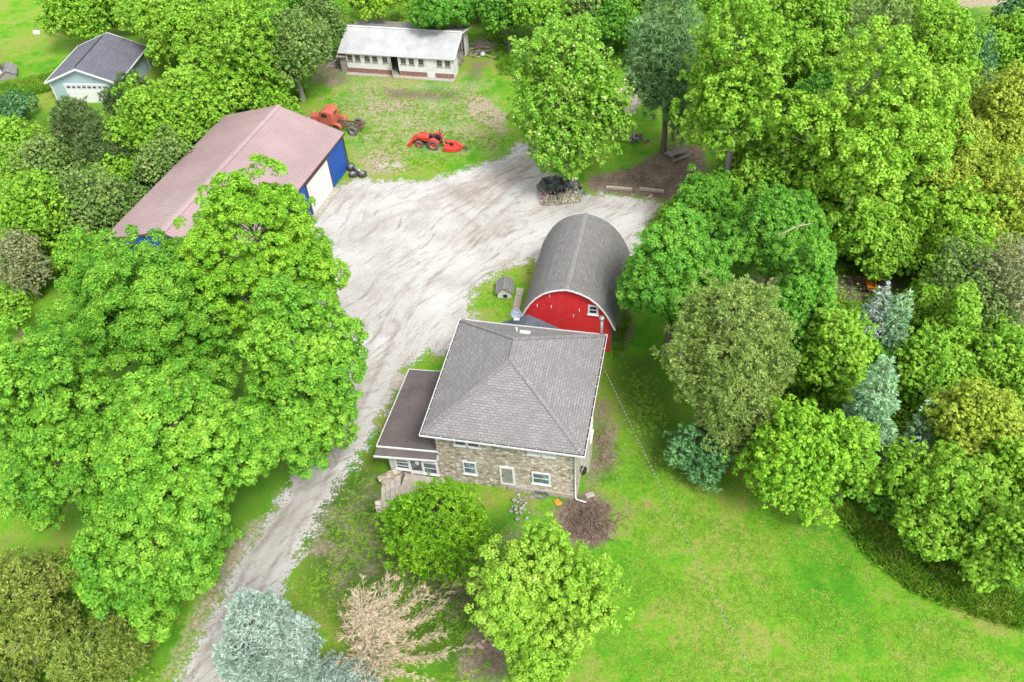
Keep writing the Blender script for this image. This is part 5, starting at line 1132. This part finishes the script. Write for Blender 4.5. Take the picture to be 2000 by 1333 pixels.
# wood on the right
T('pale', 1103, 198, 118, 158, 1.2, 'pale_green_tree', 'tall pale green tree with cream flecks beside the yard')
T('pine', 1306, 142, 78, 150, .8, 'pine_tree', 'tall soft grey green pine behind the picnic table')
T('yg', 1438, 205, 100, 190, 1.5, 'broadleaf_tree', 'huge yellow green tree right of the picnic table')
T('yg', 1690, 260, 142, 170, 3., 'broadleaf_tree', 'widest yellow green tree in the middle of the wood')
T('mid', 1545, 70, 108, 110, 3., 'broadleaf_tree', 'darker green tree at the top between two yellow green trees')
T('scrub', 1690, 60, 95, 90, 4., 'thin_tree', 'thinly leaved tree with its trunk showing at the top of the wood')
T('mid', 1530, 345, 85, 95, .5, 'broadleaf_tree', 'deep green tree in the gap below the huge tree')
T('mid', 1640, 410, 120, 80, .5, 'broadleaf_tree', 'green tree at the foot of the widest tree', stick=20)
T('yg', 1820, 140, 75, 110, 1., 'broadleaf_tree', 'light green tree at the upper right beside the grass track')
T('gold', 1840, 330, 80, 110, 1., 'golden_tree', 'golden green tree right of the widest tree')
T('gold', 1950, 265, 75, 120, .5, 'golden_tree', 'golden green tree at the right edge below the field')
T('yg', 1860, 460, 95, 85, .5, 'broadleaf_tree', 'light yellow tree above the bare grey twigs')
T('gold', 1965, 430, 70, 90, .5, 'golden_tree', 'golden tree on the right edge above the dead branches')
T('grey', 1960, 560, 80, 100, .5, 'dead_tree', 'nearly bare grey tree with tangled twigs at the right edge')
T('scrub', 1870, 555, 75, 80, .5, 'thin_tree', 'thin grey green tree beside the bare tangled tree')
T('yg', 1775, 440, 70, 75, .3, 'broadleaf_tree', 'small yellow green tree above the clearing')
T('mid', 1720, 490, 60, 55, .2, 'broadleaf_tree', 'low green tree at the upper edge of the clearing')
T('teal', 1895, 130, 45, 60, .2, 'shrub', 'pale blue green bush beside the grass track', 'shrub')
T('mid', 1965, 85, 50, 50, .2, 'shrub', 'round green bush at the far right field edge', 'shrub')
T('teal', 1985, 40, 40, 50, .2, 'shrub', 'dark bush in the far right corner', 'shrub')
T('yg', 1760, 20, 60, 70, .5, 'broadleaf_tree', 'light tree at the top edge beside the thin tree')
T('deep', 1585, 250, 60, 90, .5, 'understorey_tree', 'dark tree in the gap between the two largest yellow green trees')
T('mid', 1420, -10, 75, 60, 3., 'broadleaf_tree', 'green tree on the top edge above the huge tree')
# wood along the top
T('emerald', 858, 8, 76, 44, 3., 'maple_tree', 'emerald tree leaning over the back roof of the white shed')
T('yg', 735, -4, 58, 42, 3., 'broadleaf_tree', 'yellow green tree behind the left end of the white shed')
T('scrub', 630, 45, 50, 60, 1., 'thin_tree', 'thin scrubby tree at the left end of the white shed')
T('deep', 990, 25, 50, 65, 1., 'understorey_tree', 'dark tree right of the emerald tree at the top')
T('mid', 1060, 20, 65, 60, 2., 'broadleaf_tree', 'green tree directly above the pale green tree')
T('scrub', 1150, 30, 65, 65, 1., 'thin_tree', 'grey green tree left of the tall pine top')
T('deep', 1190, 50, 55, 60, .5, 'understorey_tree', 'dark green tree beside the tall pine')
T('mid', 1240, -10, 60, 60, 1., 'broadleaf_tree', 'green tree on the top edge behind the pine')
T('mid', 930, -20, 60, 50, 1., 'broadleaf_tree', 'green tree on the top edge right of the emerald tree')
T('deep', 600, -5, 75, 60, 2., 'broadleaf_tree', 'dark green tree on the top edge left of the shed')
# hedge row on the left
LR = 'trees in the hedge row behind the pole shed'
T('yg', 392, 62, 105, 78, 1., 'broadleaf_tree', 'light green tree just right of the blue garage', group=LR)
T('mid', 310, 30, 70, 70, 1., 'broadleaf_tree', 'green tree behind the blue garage roof', group=LR)
T('yg', 495, 95, 95, 95, 1., 'broadleaf_tree', 'yellow green tree in the middle of the hedge row', group=LR)
T('scrub', 570, 110, 70, 85, .5, 'thin_tree', 'scrubby tree with brown gaps closest to the white shed', group=LR)
T('yg', 420, 165, 85, 70, .5, 'broadleaf_tree', 'yellow green tree just above the far corner of the pink roof', group=LR)
T('mid', 500, 170, 65, 55, .3, 'broadleaf_tree', 'low green tree behind the top of the pink roof ridge', group=LR)
T('yg', 150, 35, 65, 58, .5, 'broadleaf_tree', 'airy light green tree behind the garage at the field', stick=20)
T('mid', 255, 5, 60, 45, .5, 'broadleaf_tree', 'green tree on the top edge above the garage', stick=20)
T('mid', 480, 0, 75, 55, .5, 'broadleaf_tree', 'bright green tree on the top edge over the hedge row')
T('dpine', 262, 205, 52, 58, .4, 'pine_tree', 'dark pine in front of the garage side wall')
T('dpine', 160, 255, 48, 62, .4, 'pine_tree', 'dark pine below the white garage door')
T('dpine', 215, 300, 50, 60, .3, 'pine_tree', 'olive dark pine further down the fence row')
T('yg', 300, 245, 80, 78, .8, 'broadleaf_tree', 'yellow green tree right of the dark pines', group=LR)
T('mid', 375, 215, 60, 75, .3, 'broadleaf_tree', 'green tree touching the back edge of the pink roof', group=LR)
T('scrub', 330, 320, 60, 60, .2, 'thin_tree', 'grey green scrub tree beside the pink roof edge', group=LR)
T('yg', 85, 420, 78, 85, .5, 'broadleaf_tree', 'yellow green tree standing alone at the left', stick=30, cover=1.1)
T('scrub', 175, 400, 65, 75, .3, 'thin_tree', 'brown twiggy tree right of the lone yellow green tree', stick=60)
T('mid', 30, 275, 50, 50, .2, 'shrub', 'round green bush by the left edge below the garage', 'shrub')
T('scrub', 90, 320, 55, 55, .2, 'shrub', 'yellowish scrub bush above the lone yellow green tree', 'shrub')
T('teal', 25, 215, 40, 30, .1, 'shrub', 'low blue green bush on the lawn by the hedge', 'shrub')
T('grey', 40, 520, 60, 70, .2, 'dead_tree', 'grey twiggy bush on the left edge below the yellow green tree', 'shrub')
T('mid', 160, 500, 55, 50, .2, 'shrub', 'low green bush by the near left corner of the pink roof', 'shrub')
T('mid', 20, 620, 40, 55, .2, 'shrub', 'green bush on the left edge above the big trees', 'shrub')
T('scrub', 250, 395, 45, 40, .2, 'shrub', 'low scrub bush along the back wall of the pole shed', 'shrub')
# small trees and bushes that fill the wood between the tall ones
BF = 'young trees between the tall ones in the wood'
for i, (kd, cx, cy, rx, ry, lab) in enumerate([
    ('mid', 1480, 300, 45, 60, 'young green tree beneath the huge tree on its right side'), ('yg', 1600, 160, 55, 70, 'young light tree in the gap between the two tallest crowns'),
    ('yg', 1770, 330, 55, 70, 'young yellow green tree on the right flank of the widest tree'), ('scrub', 1900, 200, 50, 60, 'thin young tree below the pale blue green bush'),
    ('mid', 1560, 440, 50, 50, 'young green tree just above the emerald crowns'), ('yg', 1830, 560, 45, 60, 'young light tree left of the thin grey green tree'),
    ('scrub', 1930, 640, 55, 60, 'thin young tree under the bare tangled tree'), 
    ('mid', 1850, 730, 50, 60, 'young green tree above the golden tree on its left'), ('yg', 1625, 800, 45, 50, 'young light bush between the two bright bushes'),
    ('mid', 1990, 800, 40, 60, 'young green tree at the right edge beside the golden tree'), ('yg', 1930, 1090, 60, 50, 'young light bush at the lawn corner on the right'),
    ('mid', 1470, 800, 50, 60, 'young green bush right of the big juniper base'), ('gold', 1900, 390, 55, 60, 'young golden bush between the golden trees'),
    ('mid', 1330, 420, 40, 45, 'small green tree at the end of the timbers'),
    ('yg', 540, 215, 40, 35, 'low light bush past the far end of the pink roof'), ('yg', 225, 345, 50, 45, 'low yellow green bush between the dark pines and the scrub'),
    ('scrub', 130, 440, 50, 50, 'low brown green scrub beside the lone yellow green tree'), ('yg', 60, 330, 45, 40, 'low yellow bush at the left above the lone tree')]):
    T(kd, cx, cy, rx, ry, .2, 'young_tree', lab, 'young tree', BF)
